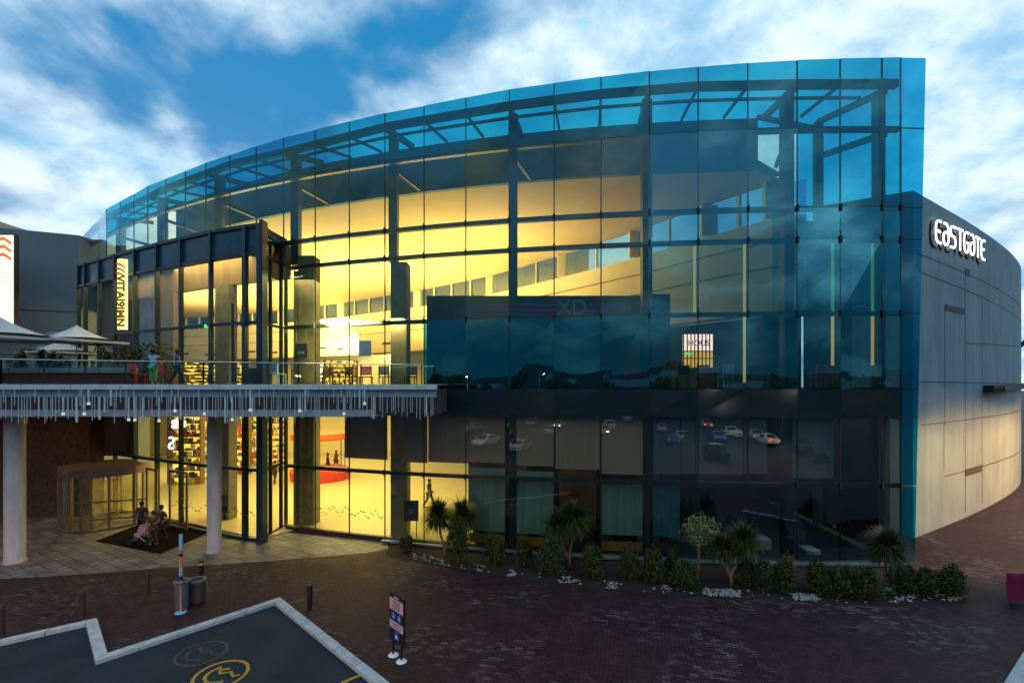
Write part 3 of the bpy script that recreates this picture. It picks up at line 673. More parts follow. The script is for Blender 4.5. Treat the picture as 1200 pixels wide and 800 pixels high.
# ------------------------------------------------------------------ terrace deck, pillars, fascia with hanging tubes
dk = thing('terrace_deck', 'raised entrance terrace with pale fascia of hanging metal tubes on round pillars', 'terrace', (-15, 20, 0))
YE = 19.0; XR = (512-600)/F*YE; XL = -32.0
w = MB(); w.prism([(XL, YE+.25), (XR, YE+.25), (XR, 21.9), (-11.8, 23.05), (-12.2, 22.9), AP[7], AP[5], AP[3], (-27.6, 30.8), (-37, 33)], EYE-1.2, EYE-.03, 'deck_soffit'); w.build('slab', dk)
w = MB(); w.box(((XL+XR)/2, YE+.06, EYE-.11), (XR-XL, .3, .2), 'deck_white'); w.box((XR-.05, (YE+21.9)/2, EYE-.11), (.1, 21.9-YE-.2, .2), 'deck_white')
for k in range(16):
    x = XL+1+k*1.95; w.box((x, YE-.095, EYE-.11), (.025, .012, .18), 'deck_band')
w.build('edge_beam', dk, bevel=.01)
w = MB(); w.box(((XL+XR)/2, YE+.2, EYE-.36), (XR-XL-.1, .1, .3), 'deck_band'); w.build('upper_band', dk)
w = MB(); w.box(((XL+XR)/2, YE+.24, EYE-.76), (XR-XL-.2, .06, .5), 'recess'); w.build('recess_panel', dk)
xb = (452-600)/F*YE
pts = [Vector((XL, YE+.0)), Vector((xb-1.6, YE+.0))]+[Vector((xb-1.6+1.8*math.sin(a), YE+.0+1.2*(1-math.cos(a)))) for a in (.25, .5, .8, 1.1, 1.5)]
w = MB(); w.slabwall(pts, EYE-1.28, EYE-1.02, .3, 'deck_beam'); w.build('lower_beam', dk)
cnt = 0; xs = XL+8; stuffmb = MB()
random.seed(3)
x = (-4-600)/F*YE
while x < XR-.05:
    k = random.random(); zt = EYE-.22 if k < .3 else EYE-.5; ln = random.choice((.5, .62, .75, .85)) if k < .7 else random.uniform(.85, 1.05)
    if x > xb+.2: ln = random.uniform(.5, 1.0)
    r = .024 if random.random() < .14 else .009
    yy = YE-.13-random.random()*.05
    m = MB(); m.box((x, yy, zt-ln/2), (r*2, r*2, ln), 'tube' if r < .02 else 'tube_bright')
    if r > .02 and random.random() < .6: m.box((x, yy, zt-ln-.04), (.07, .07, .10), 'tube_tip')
    if cnt < 100 : m.build('hanging_tube', dk)
    else: stuffmb.v += m.v; off = len(stuffmb.v)-len(m.v); stuffmb.f += [tuple(q+off for q in f) for f in m.f]; stuffmb.m += [stuffmb.mi(m.mats[q]) for q in m.m]
    cnt += 1; x += random.choice((.07, .10, .13, .18))
if stuffmb.v: o = stuffmb.build('hanging_tubes', dk); o['kind'] = 'stuff'
for px, py, dpx in ((17.5, 660, 19), (251, 648, 15)):
    b = G(px, py-2); rr = dpx/2*b.y/F; w = MB(); w.lathe((b.x, b.y, 0), [(rr+.05, 0), (rr+.05, .04), (rr, .05), (rr, EYE-1.2)], 'concrete_light', 28); o = w.build('pillar', dk, smooth=True)
# balustrade
rl = thing('balustrade', 'glass balustrade with slim steel handrail along the terrace edge', 'railing', (-12, 21, EYE))
RP = [Vector((-30, 18.6)), Vector((-20.7, 19.4)), Vector((-13.4, 21.1)), Vector((-4.05, 22.05))]
RP = [Vector((-30, 19.4)), Vector((-20.7, 19.5)), Vector((-13.4, 20.9)), Vector((-4.05, 21.6))]
rz = [8.52, 8.50, 8.46, 8.36]
w = MB()
for i in range(3): w.tube([(RP[i].x, RP[i].y, rz[i]), (RP[i+1].x, RP[i+1].y, rz[i+1])], .028, 'steel')
w.build('handrail', rl)
w = MB()
for i in range(3):
    n = int((RP[i+1]-RP[i]).length/1.25)
    for k in range(n+1):
        p = RP[i].lerp(RP[i+1], k/n); z = lerp(rz[i], rz[i+1], k/n); m = MB(); m.box((p.x, p.y, (7.47+z)/2), (.045, .05, z-7.47), 'frame_dark'); m.build('post', rl)
for i in range(3):
    m = MB(); a, b = RP[i], RP[i+1]; m.poly([(a.x, a.y, 7.5), (b.x, b.y, 7.5), (b.x, b.y, rz[i+1]-.08), (a.x, a.y, rz[i]-.08)], 'glass_clear'); m.build('glass_panel', rl)

# ------------------------------------------------------------------ ground
w = MB(); w.poly([(-600, -600, 0), (600, -600, 0), (600, 600, 0), (-600, 600, 0)], 'brick_paving'); o = w.build('ground'); o['kind'] = 'structure'
ap = [G(*p) for p in ((-40, 679), (0, 678), (60, 675), (120, 671), (180, 666), (250, 661.5), (320, 656.5), (380, 652), (430, 647.5), (456, 642.5))]
w = MB(); w.poly([(p.x, p.y, .004) for p in ap]+[(-6, 22.9, .004), (-12, 24.5, .004), (-30, 31, .004), (-40, 31, .004), (-40, 18.4, .004)], 'tile_paving'); o = w.build('entrance_paving'); o['kind'] = 'structure'
KP = [G(-260, 815), G(0, 757), G(101, 734), G(112, 779), G(322, 709), G(440, 806), G(620, 954)]
w = MB(); w.poly([(p.x, p.y, .004) for p in KP]+[(4, 3.5, .004), (-30, 3.5, .004)], 'asphalt'); o = w.build('parking_bay'); o['kind'] = 'structure'
kb = MB()
def off_poly(pts, d):
    out = []
    for i, p in enumerate(pts):
        ns = []
        if i > 0: e = (pts[i]-pts[i-1]).normalized(); ns.append(Vector((-e.y, e.x)))
        if i < len(pts)-1: e = (pts[i+1]-pts[i]).normalized(); ns.append(Vector((-e.y, e.x)))
        n = sum(ns, Vector((0, 0))).normalized(); c = n.dot(ns[0]); out.append(p+n*d/c)
    return out
k2 = [Vector(p[:2]) for p in KP]; ko = off_poly(k2, .27)
for i in range(len(k2)-1):
    ln = (k2[i+1]-k2[i]).length; n = max(1, round(ln/1.0))
    for k in range(n):
        g0, g1 = (k/n)+(.012/ln if k else 0), ((k+1)/n)-(.014/ln)
        a, b, c_, d_ = k2[i].lerp(k2[i+1], g0), k2[i].lerp(k2[i+1], g1), ko[i].lerp(ko[i+1], g1), ko[i].lerp(ko[i+1], g0)
        dz = random.uniform(-.004, .004); kb.prism([a, b, c_, d_], 0, .11+dz, 'kerb_mat')
o = kb.build('kerb', bevel=.015); o['kind'] = 'structure'
w = MB(); a, b = G(1184, 812), G(1209, 770); w.bar((a.x, a.y, .05), (b.x, b.y, .05), .3, .1, 'kerb_mat'); w.bar((b.x, b.y, .05), (b.x+4, b.y+2, .05), .3, .1, 'kerb_mat'); o = w.build('kerb_edge'); o['kind'] = 'structure'
# painted markings
def paint(name, lines, wd, mat, z=.009):
    m = MB()
    for ln in lines:
        pts = [G(*p) if len(p) == 2 else Vector(p) for p in ln]
        cl_ = (pts[0]-pts[-1]).length < 1e-4
        L_, R_ = [], []
        for i, p in enumerate(pts):
            a = pts[i-1] if i > 0 else (pts[-2] if cl_ else p); b = pts[i+1] if i < len(pts)-1 else (pts[1] if cl_ else p)
            d = (b-a); d.z = 0; d.normalize(); n = Vector((-d.y, d.x, 0))*wd/2; L_.append(p+n); R_.append(p-n)
        for i in range(len(pts)-1): m.poly([(q.x, q.y, z) for q in (L_[i], L_[i+1], R_[i+1], R_[i])], mat)
    return m.build(name)
pbr('paint_yellow', (.42, .25, .02), .8, 0, .5, 14); pbr('paint_faded', (.07, .055, .03), .85, 0, .6, 10)
def sym(cx, cy, name, mat, wd):
    c = G(cx, cy); R_ = 1.0; ra = math.radians(28)
    def T(u, v): return (c.x+u*math.cos(ra)-v*math.sin(ra)*1.0, c.y+u*math.sin(ra)+v*math.cos(ra), 0)
    circ = [T(.62*math.cos(2*PI*k/32), .62*math.sin(2*PI*k/32)) for k in range(33)]
    wheel = [T(.36*math.cos(a), .36*math.sin(a)) for a in [math.radians(d) for d in range(100, 300, 20)]]
    body = [T(-.05, .42), T(-.02, .05), T(.22, .02), T(.28, -.25), T(.42, -.22)]
    arm = [T(-.02, .22), T(.2, .2)]
    o = paint(name, [circ, wheel, body, arm], wd, mat); return o
o = sym(259, 790, 'pavement_marking', 'paint_yellow', .085); tag(o, 'yellow wheelchair symbol in a circle painted on dark asphalt bay', 'road marking')
o = sym(236, 765, 'pavement_marking', 'paint_faded', .07); tag(o, 'worn faded circular symbol on the asphalt behind the yellow one', 'road marking')
o = paint('bay_line', [[(400, 800), (424, 790)]], .1, 'paint_yellow'); tag(o, 'short yellow parking bay line beside the kerb', 'road marking')
w = MB(); mp = [G(*p) for p in ((112, 634), (188, 649), (236, 628), (262, 612), (200, 600))]
w.prism([(p.x, p.y) for p in mp], .006, .02, 'mat_black'); o = w.build('door_mat'); tag(o, 'large black entrance mat laid before the revolving door', 'mat')

# ------------------------------------------------------------------ street furniture
def bollard(px, py, h, r, mat, label, cap=None):
    b = G(px, py); t = thing('bollard', label, 'bollard', b, 'bollards around the parking bay')
    m = MB(); m.lathe(b, [(0, 0), (r, 0), (r, h-.03), (r-.02, h), (0, h)], mat, 14); m.build('post', t)
    m = MB(); m.lathe(b, [(r+.006, h-.16), (r+.008, h-.15), (r+.008, h-.09), (r+.006, h-.08)], cap or mat, 14); m.build('band', t)
    m = MB(); m.lathe(b, [(0, .0), (r+.05, .0), (r+.05, .02), (r, .022)], mat, 14); m.build('base_plate', t)
bollard(96.5, 722, .85, .085, 'bollard', 'brown bollard just above the kerb step corner')
bollard(173, 698, .82, .085, 'bollard', 'brown bollard standing alone on dark brick left of the bins')
bollard(1, 746, .95, .10, 'bollard', 'brown bollard cut by the left picture edge')
bollard(236, 675, .62, .085, 'black', 'black bollard with yellow top directly behind the brown bin', 'yellow')
bollard(363, 713, .80, .085, 'black', 'black bollard standing beyond the tip of the parking bay kerb')
# bins
b = G(213, 714); t = thing('litter_bin', 'tall grey metal litter bin behind the striped post', 'bin', b)
m = MB(); m.lathe(b, [(0, .05), (.19, .05), (.21, .9), (.0, .9)], 'bin_grey', 20); m.build('body', t, smooth=False)
m = MB(); m.lathe(b, [(.20, .88), (.25, .9), (.25, .97), (.17, 1.02), (.15, .98)], 'bin_grey', 20); m.build('rim', t)
m = MB(); m.box((b.x, b.y, .02), (.3, .3, .04), 'black'); m.build('foot', t)
b = G(231, 706); t = thing('litter_bin', 'squat round brown stone bin with pale rim and open top', 'bin', b)
m = MB(); m.lathe(b, [(0, .0), (.22, 0), (.25, .1), (.255, .66), (.27, .74)], 'bin_brown', 24); m.build('body', t, smooth=True)
m = MB(); m.lathe(b, [(.27, .72), (.29, .73), (.29, .80), (.26, .83), (.19, .82), (.18, .7)], 'bin_grey', 24); m.build('rim', t)
m = MB(); m.lathe(b, [(0, .66), (.19, .66)], 'black', 24); m.build('liner', t)
# striped pole
b = G(212, 717); t = thing('marker_post', 'slim red and pale blue banded post on a round foot', 'post', b)
bands = [(0, 1.2, 'pink_pole'), (1.2, 1.34, 'black'), (1.34, 1.62, 'blue_pole'), (1.62, 2.05, 'pink_pole'), (2.05, 2.15, 'black'), (2.15, 2.3, 'pink_pole'), (2.3, 2.85, 'blue_pole')]
m = MB()
for z0, z1, mt in bands: m.lathe(b, [(.035 if z0 < 1.2 else .055, z0*.9), (.035 if z0 < 1.2 else .055, z1*.9)], mt, 12)
m.build('pole', t)
m = MB(); m.lathe(b, [(0, .03), (.16, .03), (.18, 0)], 'blue_pole', 16); m.build('foot', t)
# notice board on two legs
b0, b1 = G(461, 767), G(470.5, 774.5); bc = (b0+b1)/2; t = thing('notice_board', 'black notice board with pink text panels and blue parking symbols on two legs', 'sign', bc)
d = (b1-b0); d.z = 0; ln = d.length; d.normalize(); nrm = Vector((d.y, -d.x, 0)) 
kz = bc.y/F
def bp_(u, z, o=0): q = bc+d*u+nrm*o; return (q.x, q.y, z)
def plate(m, u0, u1, z0, z1, off, th, mat): m.mesh([bp_(u0, z0, off), bp_(u1, z0, off), bp_(u1, z1, off), bp_(u0, z1, off), bp_(u0, z0, off-th), bp_(u1, z0, off-th), bp_(u1, z1, off-th), bp_(u0, z1, off-th)], [(0, 1, 2, 3), (7, 6, 5, 4), (0, 4, 5, 1), (1, 5, 6, 2), (2, 6, 7, 3), (3, 7, 4, 0)], mat)
hw = .36; ZB0, ZB1 = .42, 1.72
m = MB(); plate(m, -hw, hw, ZB0, ZB1, .03, .06, 'black'); m.build('board', t)
for z0_, z1_ in ((1.28, 1.60), (.78, .98)): m = MB(); plate(m, -hw+.01, hw-.01, z0_, z1_, .037, .006, 'sign_pink'); m.build('text_panel', t)
m = MB()
for z in (1.54, 1.49, 1.44, 1.39, 1.34): plate(m, -.2, .2, z-.012, z+.008, .041, .003, 'sign_text')
for z in (.92, .84): plate(m, -.26, .26, z-.012, z+.010, .041, .003, 'sign_text')
plate(m, -.12, .12, 1.645, 1.675, .037, .003, 'white'); m.build('writing', t)
m = MB()
for u in (-.15, .15): 
    ctr = Vector(bp_(u, 1.13, .036)); vs = [ctr+d*(.115*math.cos(2*PI*k/20))+Vector((0, 0, .115*math.sin(2*PI*k/20))) for k in range(20)]; m.poly(vs, 'sign_blue')
plate(m, -.09, .12, .50, .74, .037, .006, 'sign_blue'); m.build('blue_symbols', t)
m = MB()
for u in (-.15, .15): plate(m, u-.01, u+.02, 1.08, 1.19, .04, .002, 'white'); plate(m, u-.03, u+.05, 1.10, 1.12, .04, .002, 'white')
plate(m, -.05, .08, .55, .60, .041, .003, 'white'); plate(m, -.02, .05, .60, .64, .041, .003, 'white'); m.build('pictograms', t)
for q in (b0, b1):
    m = MB(); m.bar((q.x, q.y, 0), (q.x, q.y, ZB0+.05), .05, .05, 'black'); lg = m.build('leg', t)
    m = MB(); m.lathe((q.x, q.y, 0), [(0, .05), (.10, .04), (.15, 0)], 'white', 16); m.build('foot', t)
# magenta cart body at the right edge
b = G(1196, 712); t = thing('shopping_trolley', 'dark magenta trolley body cut by the right picture edge', 'trolley', b)
m = MB(); m.mesh([(b.x-.45, b.y, .22), (b.x+1.0, b.y-.1, .22), (b.x+1.0, b.y+.5, .22), (b.x+.3, b.y+.6, .22), (b.x-.5, b.y, .85), (b.x+1.1, b.y-.1, .85), (b.x+1.1, b.y+.6, .9), (b.x+.25, b.y+.7, .9)],
                 [(0, 3, 2, 1), (0, 1, 5, 4), (1, 2, 6, 5), (2, 3, 7, 6), (3, 0, 4, 7)], 'magenta'); m.build('basket', t)
for dx in (-.25, .8):
    m = MB(); m.tube([(b.x+dx, b.y-.03, .09), (b.x+dx, b.y+.03, .09)], .09, 'rubber', 14); m.build('wheel', t)
m = MB(); m.bar((b.x-.35, b.y+.1, .2), (b.x+.9, b.y+.1, .2), .05, .05, 'steel'); m.bar((b.x-.25, b.y, .2), (b.x-.25, b.y, .1), .04, .04, 'steel'); m.build('frame', t)

# ------------------------------------------------------------------ revolving door
rc = G(126, 611); rd = thing('revolving_door', 'round bronze framed revolving door glowing yellow inside below the terrace', 'door', (rc.x, rc.y, 0)); rr = 1.95
zt = 3.15
m = MB(); m.lathe((rc.x, rc.y, 0), [(rr+.04, zt-.42), (rr+.06, zt-.42), (rr+.06, zt), (0, zt+.08)], 'door_metal', 48); m.build('canopy_drum', rd)
for a0, a1 in ((195, 262), (278, 345)):
    m = MB(); m.lathe((rc.x, rc.y, 0), [(rr, .06), (rr, zt-.42)], 'glass_ground', 12, math.radians(a0), math.radians(a1)); m.build('curved_glass', rd)
m = MB()
for a in (180, 200, 228, 262, 278, 312, 345, 360): m.box((rc.x+rr*math.cos(math.radians(a)), rc.y+rr*math.sin(math.radians(a)), (zt-.4)/2), (.09, .09, zt-.4), 'door_metal')
m.build('posts', rd)
m = MB(); m.lathe((rc.x, rc.y, 0), [(rr-.07, .02), (rr-.07, .1), (rr+.07, .1), (rr+.07, .02)], 'door_metal', 48); m.build('base_ring', rd)
for a in (20, 110, 200, 290):
    m = MB(); e = Vector((math.cos(math.radians(a)), math.sin(math.radians(a)))); c0 = Vector((rc.x, rc.y))
    m.poly([(c0.x, c0.y, .2), (c0.x+e.x*1.8, c0.y+e.y*1.8, .2), (c0.x+e.x*1.8, c0.y+e.y*1.8, zt-.5), (c0.x, c0.y, zt-.5)], 'glass_ground')
    for z in (.15, zt-.5, 1.1): m.bar((c0.x, c0.y, z), (c0.x+e.x*1.8, c0.y+e.y*1.8, z), .05, .09, 'door_metal')
    m.bar((c0.x+e.x*1.8, c0.y+e.y*1.8, .1), (c0.x+e.x*1.8, c0.y+e.y*1.8, zt-.45), .05, .05, 'door_metal'); m.build('wing', rd)
# side doors right of it
for k, (pa, pb, ya, yb) in enumerate(((172, 184, 26.0, 25.4), (199, 219, 25.3, 24.6))):
    a, b = Vector(((pa-600)/F*ya, ya)), Vector(((pb-600)/F*yb, yb)); t = thing('glass_door', ('narrow' if k == 0 else 'wide')+' bronze framed glass door standing right of the revolving door', 'door', (a.x, a.y, 0))
    m = MB()
    for p in (a, b): m.box((p.x, p.y, 1.5), (.08, .08, 3.0), 'door_metal')
    for z in (.1, .3, 2.95): m.bar((a.x, a.y, z), (b.x, b.y, z), .06, .12, 'door_metal')
    m.build('frame', t); m = MB(); m.poly([(a.x, a.y, .3), (b.x, b.y, .3), (b.x, b.y, 2.95), (a.x, a.y, 2.95)], 'glass_ground'); m.build('pane', t)
    m = MB(); q = a.lerp(b, .85); m.bar((q.x, q.y-.07, .9), (q.x, q.y-.07, 1.4), .03, .03, 'steel'); m.build('handle', t)
# brown ledge-stone wall under the deck
sw = thing('stone_wall', 'brown split stone wall in the shadow beneath the terrace', 'wall', (-29, 28, 0))
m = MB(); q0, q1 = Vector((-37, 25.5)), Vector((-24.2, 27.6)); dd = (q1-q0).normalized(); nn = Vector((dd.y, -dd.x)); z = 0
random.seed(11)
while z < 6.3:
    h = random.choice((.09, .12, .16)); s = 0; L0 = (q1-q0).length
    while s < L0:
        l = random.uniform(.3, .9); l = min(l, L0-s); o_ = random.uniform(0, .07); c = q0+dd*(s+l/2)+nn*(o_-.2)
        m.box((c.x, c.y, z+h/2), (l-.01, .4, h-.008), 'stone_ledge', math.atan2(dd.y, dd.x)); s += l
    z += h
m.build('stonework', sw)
m = MB(); m.slabwall([q1, Vector((-23.9, 28.2))], 0, 6.3, .2, 'wood_panel'); m.slabwall([Vector((-23.9, 28.2)), Vector((-22.6, 28.3)), Vector((-21.6, 27.5))], 3.3, 6.3, .2, 'wood_panel'); m.build('return_panel', sw)
# mirrored numeral on the glass
t = thing('door_numeral', 'white reversed numeral 2 fixed on the entrance glass', 'sign', (P(200, 519, 25.4).x, 25.5, P(200, 519, 25.5).z))
q = P(200.8, 519, 25.45); mt = face_mtx((q.x, q.y, q.z), (1, 0, 0)); mt = mt @ Matrix.Scale(1.0, 4) 
stn = [[(.1, .92), (.2, 1.0), (.5, 1.0), (.62, .85), (.62, .68), (.5, .55), (.2, .42), (.08, .3), (.08, .1), (.2, 0), (.6, 0)]]
m = MB()
for a, b in zip(stn[0], stn[0][1:]):
    A = Vector((q.x-.16+a[0]*.45, q.y, q.z-.28+a[1]*.58)); B = Vector((q.x-.16+b[0]*.45, q.y, q.z-.28+b[1]*.58)); m.bar(A, B, .03, .10, 'letter_white', up=Vector((0, 1, 0)).cross((B-A).normalized()))
m.build('numeral', t)

# ------------------------------------------------------------------ foliage
def blade_crown(m, c, r, n, mat, lw=.035, droop=.35, up=.2):
    for k in range(n):
        az = random.uniform(0, 2*PI); el = math.asin(random.uniform(-.8, 1)); ln = r*random.uniform(.7, 1.12)
        d = Vector((math.cos(az)*math.cos(el), math.sin(az)*math.cos(el), math.sin(el)+up)).normalized(); s = d.cross(Vector((0, 0, 1))).normalized() if abs(d.z) < .98 else Vector((1, 0, 0))
        p0 = c+d*r*.08; p1 = c+d*ln*.55; p2 = c+d*ln-Vector((0, 0, droop*ln*random.uniform(.3, 1.1))); w0 = lw*.7; w1 = lw
        m.mesh([p0-s*w0, p0+s*w0, p1+s*w1, p1-s*w1, p2], [(0, 1, 2, 3), (3, 2, 4)], mat)
def leaf_cloud(m, c, rx, rz_, n, mats, size=.06, cone=0, seed=None):
    for k in range(n):
        u = random.random()**.4; az = random.uniform(0, 2*PI); el = math.asin(random.uniform(-1, 1)); z = math.sin(el)*u
        f = 1-cone*(z*.5+.5); lump = 1+.16*math.sin(az*3+z*5)+.1*math.sin(az*7)
        p = c+Vector((math.cos(az)*math.cos(el)*u*rx*f*lump, math.sin(az)*math.cos(el)*u*rx*f*lump, z*rz_*lump))
        a = Vector((random.gauss(0, 1), random.gauss(0, 1), random.gauss(.3, .8))).normalized(); b = a.orthogonal().normalized(); b.rotate(Matrix.Rotation(random.uniform(0, 6.28), 3, a)); c2 = a.cross(b); s = size*random.uniform(.6, 1.3)
        m.poly([p-b*s*.4, p+c2*s, p+b*s*.4, p-c2*s*.7], random.choice(mats))
random.seed(21)
def dracaena(px, py, crowns, label, mat='leaf_dark', n=260):
    b = G(px, py); t = thing('spiky_tree', label, 'tree', b, 'spiky leaved trees in the planting bed'); k = b.y/F
    for i, (cx, cy, rp) in enumerate(crowns):
        c = Vector((b.x+(cx-px)*k, b.y+(.1 if i else -.05), (py-cy)*k)); fork = Vector((b.x, b.y, .3+.2*(i > 0)))
        m = MB(); midp = fork.lerp(c, .5)+Vector(((c.x-b.x)*.25, 0, -.05)); m.tube([b, fork, midp, c], [.065, .055, .045, .035], 'bark', 9); m.build('trunk', t, smooth=True)
        m = MB(); blade_crown(m, c, rp*k*1.1, int(n*1.6), mat, .024, .22, -.05); blade_crown(m, c+Vector((.0, 0, .05)), rp*k*1.0, int(n*1.0), 'leaf_mid', .022, .18, .05); m.build('crown', t)
dracaena(521, 650, [(514, 603, 24), (542, 604, 24)], 'reddish spiky tree with two crowns before the lit yellow window', 'leaf_dark', 300)
dracaena(667, 664, [(655, 616, 24), (672, 608, 27)], 'spiky tree with forked pale trunk below the dark middle window')
dracaena(857, 686, [(846, 642, 22), (872, 634, 26)], 'wide forked spiky tree just right of the round pale topiary')
dracaena(1037, 690, [(1037, 640, 28)], 'single stemmed spiky tree near the right end of the planting bed', 'leaf_dark', 420)
b = G(818, 674); k = b.y/F; t = thing('topiary_tree', 'small round pale leaved topiary tree on thin orange stem', 'tree', b)
m = MB(); m.tube([b, b+Vector((.03, 0, .8)), b+Vector((.12, 0, 1.45))], [.045, .04, .03], 'bark'); m.build('trunk', t)
m = MB(); leaf_cloud(m, Vector((b.x+.15, b.y, (674-622)*k)), 21*k, 19*k, 1500, ['leaf_pale', 'leaf_pale', 'leaf_mid'], .07); m.build('crown', t)
SH = [(476, 650, 20, 17), (537, 663, 34, 46), (580, 666, 30, 34), (614, 668, 24, 32), (645, 677, 36, 42), (695, 682, 30, 36), (738, 684, 28, 38), (765, 687, 28, 38), (803, 694, 36, 32), (788, 680, 22, 28), (875, 691, 24, 32),
      (896, 697, 26, 34), (919, 699, 28, 38), (960, 700, 34, 34), (984, 703, 34, 34), (1011, 706, 36, 36), (1058, 700, 34, 32), (1082, 703, 30, 30), (1114, 703, 36, 32), (1040, 676, 0, 0)]
SL = ['low tuft shrub at the left end of the planting bed beside the concrete column', 'tall dark shrub right beneath the double crowned spiky tree', 'pointed shrub third from the left end of the planting bed', 'narrow shrub fourth from the left end of the bed', 'broad shrub left of the forked pale trunk spiky tree',
      'shrub between the pale forked trunk and a gap of pebbles', 'left shrub of the close pair right of the middle window', 'right shrub of the close pair right of the middle window', 'wide low shrub at the foot of the round topiary', 'small shrub half hidden behind the wide low one by the topiary',
      'narrow shrub just right of the wide forked spiky tree', 'dark shrub between the forked tree and the yellow tipped shrub', 'shrub with yellow tipped growth in the right half of the bed', 'dark shrub right of the pebble patch in the right half', 'second dark shrub left of the small bright agave',
      'bulky shrub at bed edge just left of the bright agave', 'dark shrub immediately right of the bright agave', 'dark shrub second from the right end of the bed', 'rounded shrub ending the planting bed on the right']
for (px, py, wd, ht), lab in zip(SH, SL):
    if not wd: continue
    b = G(px, py-5); k = b.y/F; t = thing('shrub', lab, 'shrub', b, 'shrubs in the planting bed')
    m = MB(); rx = wd/2*k*.94; rh = ht/2*k*1.08; ml = ['leaf_dark', 'leaf_mid', 'leaf_dark']
    leaf_cloud(m, b+Vector((0, 0, rh*.95)), rx*1.1, rh, int(2000*(wd/30)), ml, .06, .35)
    for q in range(6):
        a = random.uniform(0, 6.28); leaf_cloud(m, b+Vector((math.cos(a)*rx*.45, math.sin(a)*rx*.45, rh*random.uniform(.8, 1.6))), rx*.5, rh*.55, 320, ml, .055, .6)
    m.build('foliage', t)
    m = MB(); m.tube([b, b+Vector((0, 0, rh))], [.03, .015], 'bark', 6); m.build('stem', t)
    if 'with yellow' in lab:
        m = MB(); leaf_cloud(m, b+Vector((.15, 0, rh*1.8)), rx*.6, rh*.45, 260, ['leaf_yellow'], .05); m.build('young_growth', t)
for px, py, lab in ((1041, 697, 'small bright green agave among pebbles near the right end of the bed'), (656, 672, 'small bright green agave below the forked pale trunk tree')):
    b = G(px, py); t = tag(MB.build((lambda m: (blade_crown(m, b+Vector((0, 0, .05)), .33, 34, 'leaf_bright', .035, .1, .5), m)[1])(MB()), 'agave'), lab, 'plant')
# bed: soil + pebbles
be = [G(*p) for p in ((452, 651), (520, 664), (600, 677), (700, 690), (800, 698), (900, 703), (1000, 709), (1060, 709), (1135, 705))]
bi = [arc(p, -.12) for p in (1056, 1000, 900, 800, 700, 600, 520, 458)]
w = MB(); w.poly([(p.x, p.y, .008) for p in be]+[(p.x, p.y, .008) for p in bi], 'soil'); o = w.build('planting_bed'); o['kind'] = 'structure'
pm = MB(); random.seed(5)
def peb(x, y, r):
    vs = []; 
    for dx, dy, dz in ((1, 0, 0), (-1, 0, 0), (0, 1, 0), (0, -1, 0), (0, 0, .7), (0, 0, -.5), (.6, .6, .3), (-.6, -.5, .35), (.6, -.6, .3), (-.6, .6, .3)):
        vs.append(Vector((x+dx*r*random.uniform(.7, 1.2), y+dy*r*random.uniform(.7, 1.2), .01+r*.4+dz*r)))
    bmh = bmesh.new(); [bmh.verts.new(v) for v in vs]; bmesh.ops.convex_hull(bmh, input=bmh.verts); bmh.verts.ensure_lookup_table(); bmh.verts.index_update()
    idx = {v: i for i, v in enumerate(bmh.verts)}; pm.mesh([v.co for v in bmh.verts], [tuple(idx[v] for v in f.verts) for f in bmh.faces], 'pebble'); bmh.free()
for px0, px1, n in ((484, 520, 46), (555, 570, 14), (596, 606, 16), (655, 680, 34), (710, 724, 24), (776, 786, 12), (824, 868, 150), (930, 958, 90), (1048, 1072, 36), (1095, 1132, 36), (500, 1120, 60)):
    for k in range(n):
        px = random.uniform(px0, px1); ye = interp([(452, 651), (520, 664), (600, 677), (700, 690), (800, 698), (900, 703), (1000, 709), (1135, 705)], px); p = G(px, ye-random.uniform(1, 9)**1.0); peb(p.x, p.y, random.uniform(.03, .075))
o = pm.build('pebbles'); tag(o, 'pale pebbles scattered along the edge of the planting bed', 'pebbles', None, 'stuff')

# ------------------------------------------------------------------ people
def skin_mesh(name, chain_pts, edges, rad, mat, sub_=1, parent=None):
    me = bpy.data.meshes.new(name); me.from_pydata([tuple(p) for p in chain_pts], edges, []); o = bpy.data.objects.new(name, me); COL.objects.link(o)
    sk = o.modifiers.new('s', 'SKIN'); sk.use_smooth_shade = True
    for i, v in enumerate(me.skin_vertices[0].data): v.radius = (rad[i][0], rad[i][1]) if isinstance(rad[i], tuple) else (rad[i], rad[i]); v.use_root = (i == 0)
    ss = o.modifiers.new('d', 'SUBSURF'); ss.levels = sub_; ss.render_levels = sub_
    dg = bpy.context.evaluated_depsgraph_get(); nm = bpy.data.meshes.new_from_object(o.evaluated_get(dg)); bpy.data.objects.remove(o)
    nm.materials.clear(); nm.materials.append(M[mat]); nm.polygons.foreach_set('use_smooth', [True]*len(nm.polygons))
    q = bpy.data.objects.new(name, nm); COL.objects.link(q); q.parent = parent; return q
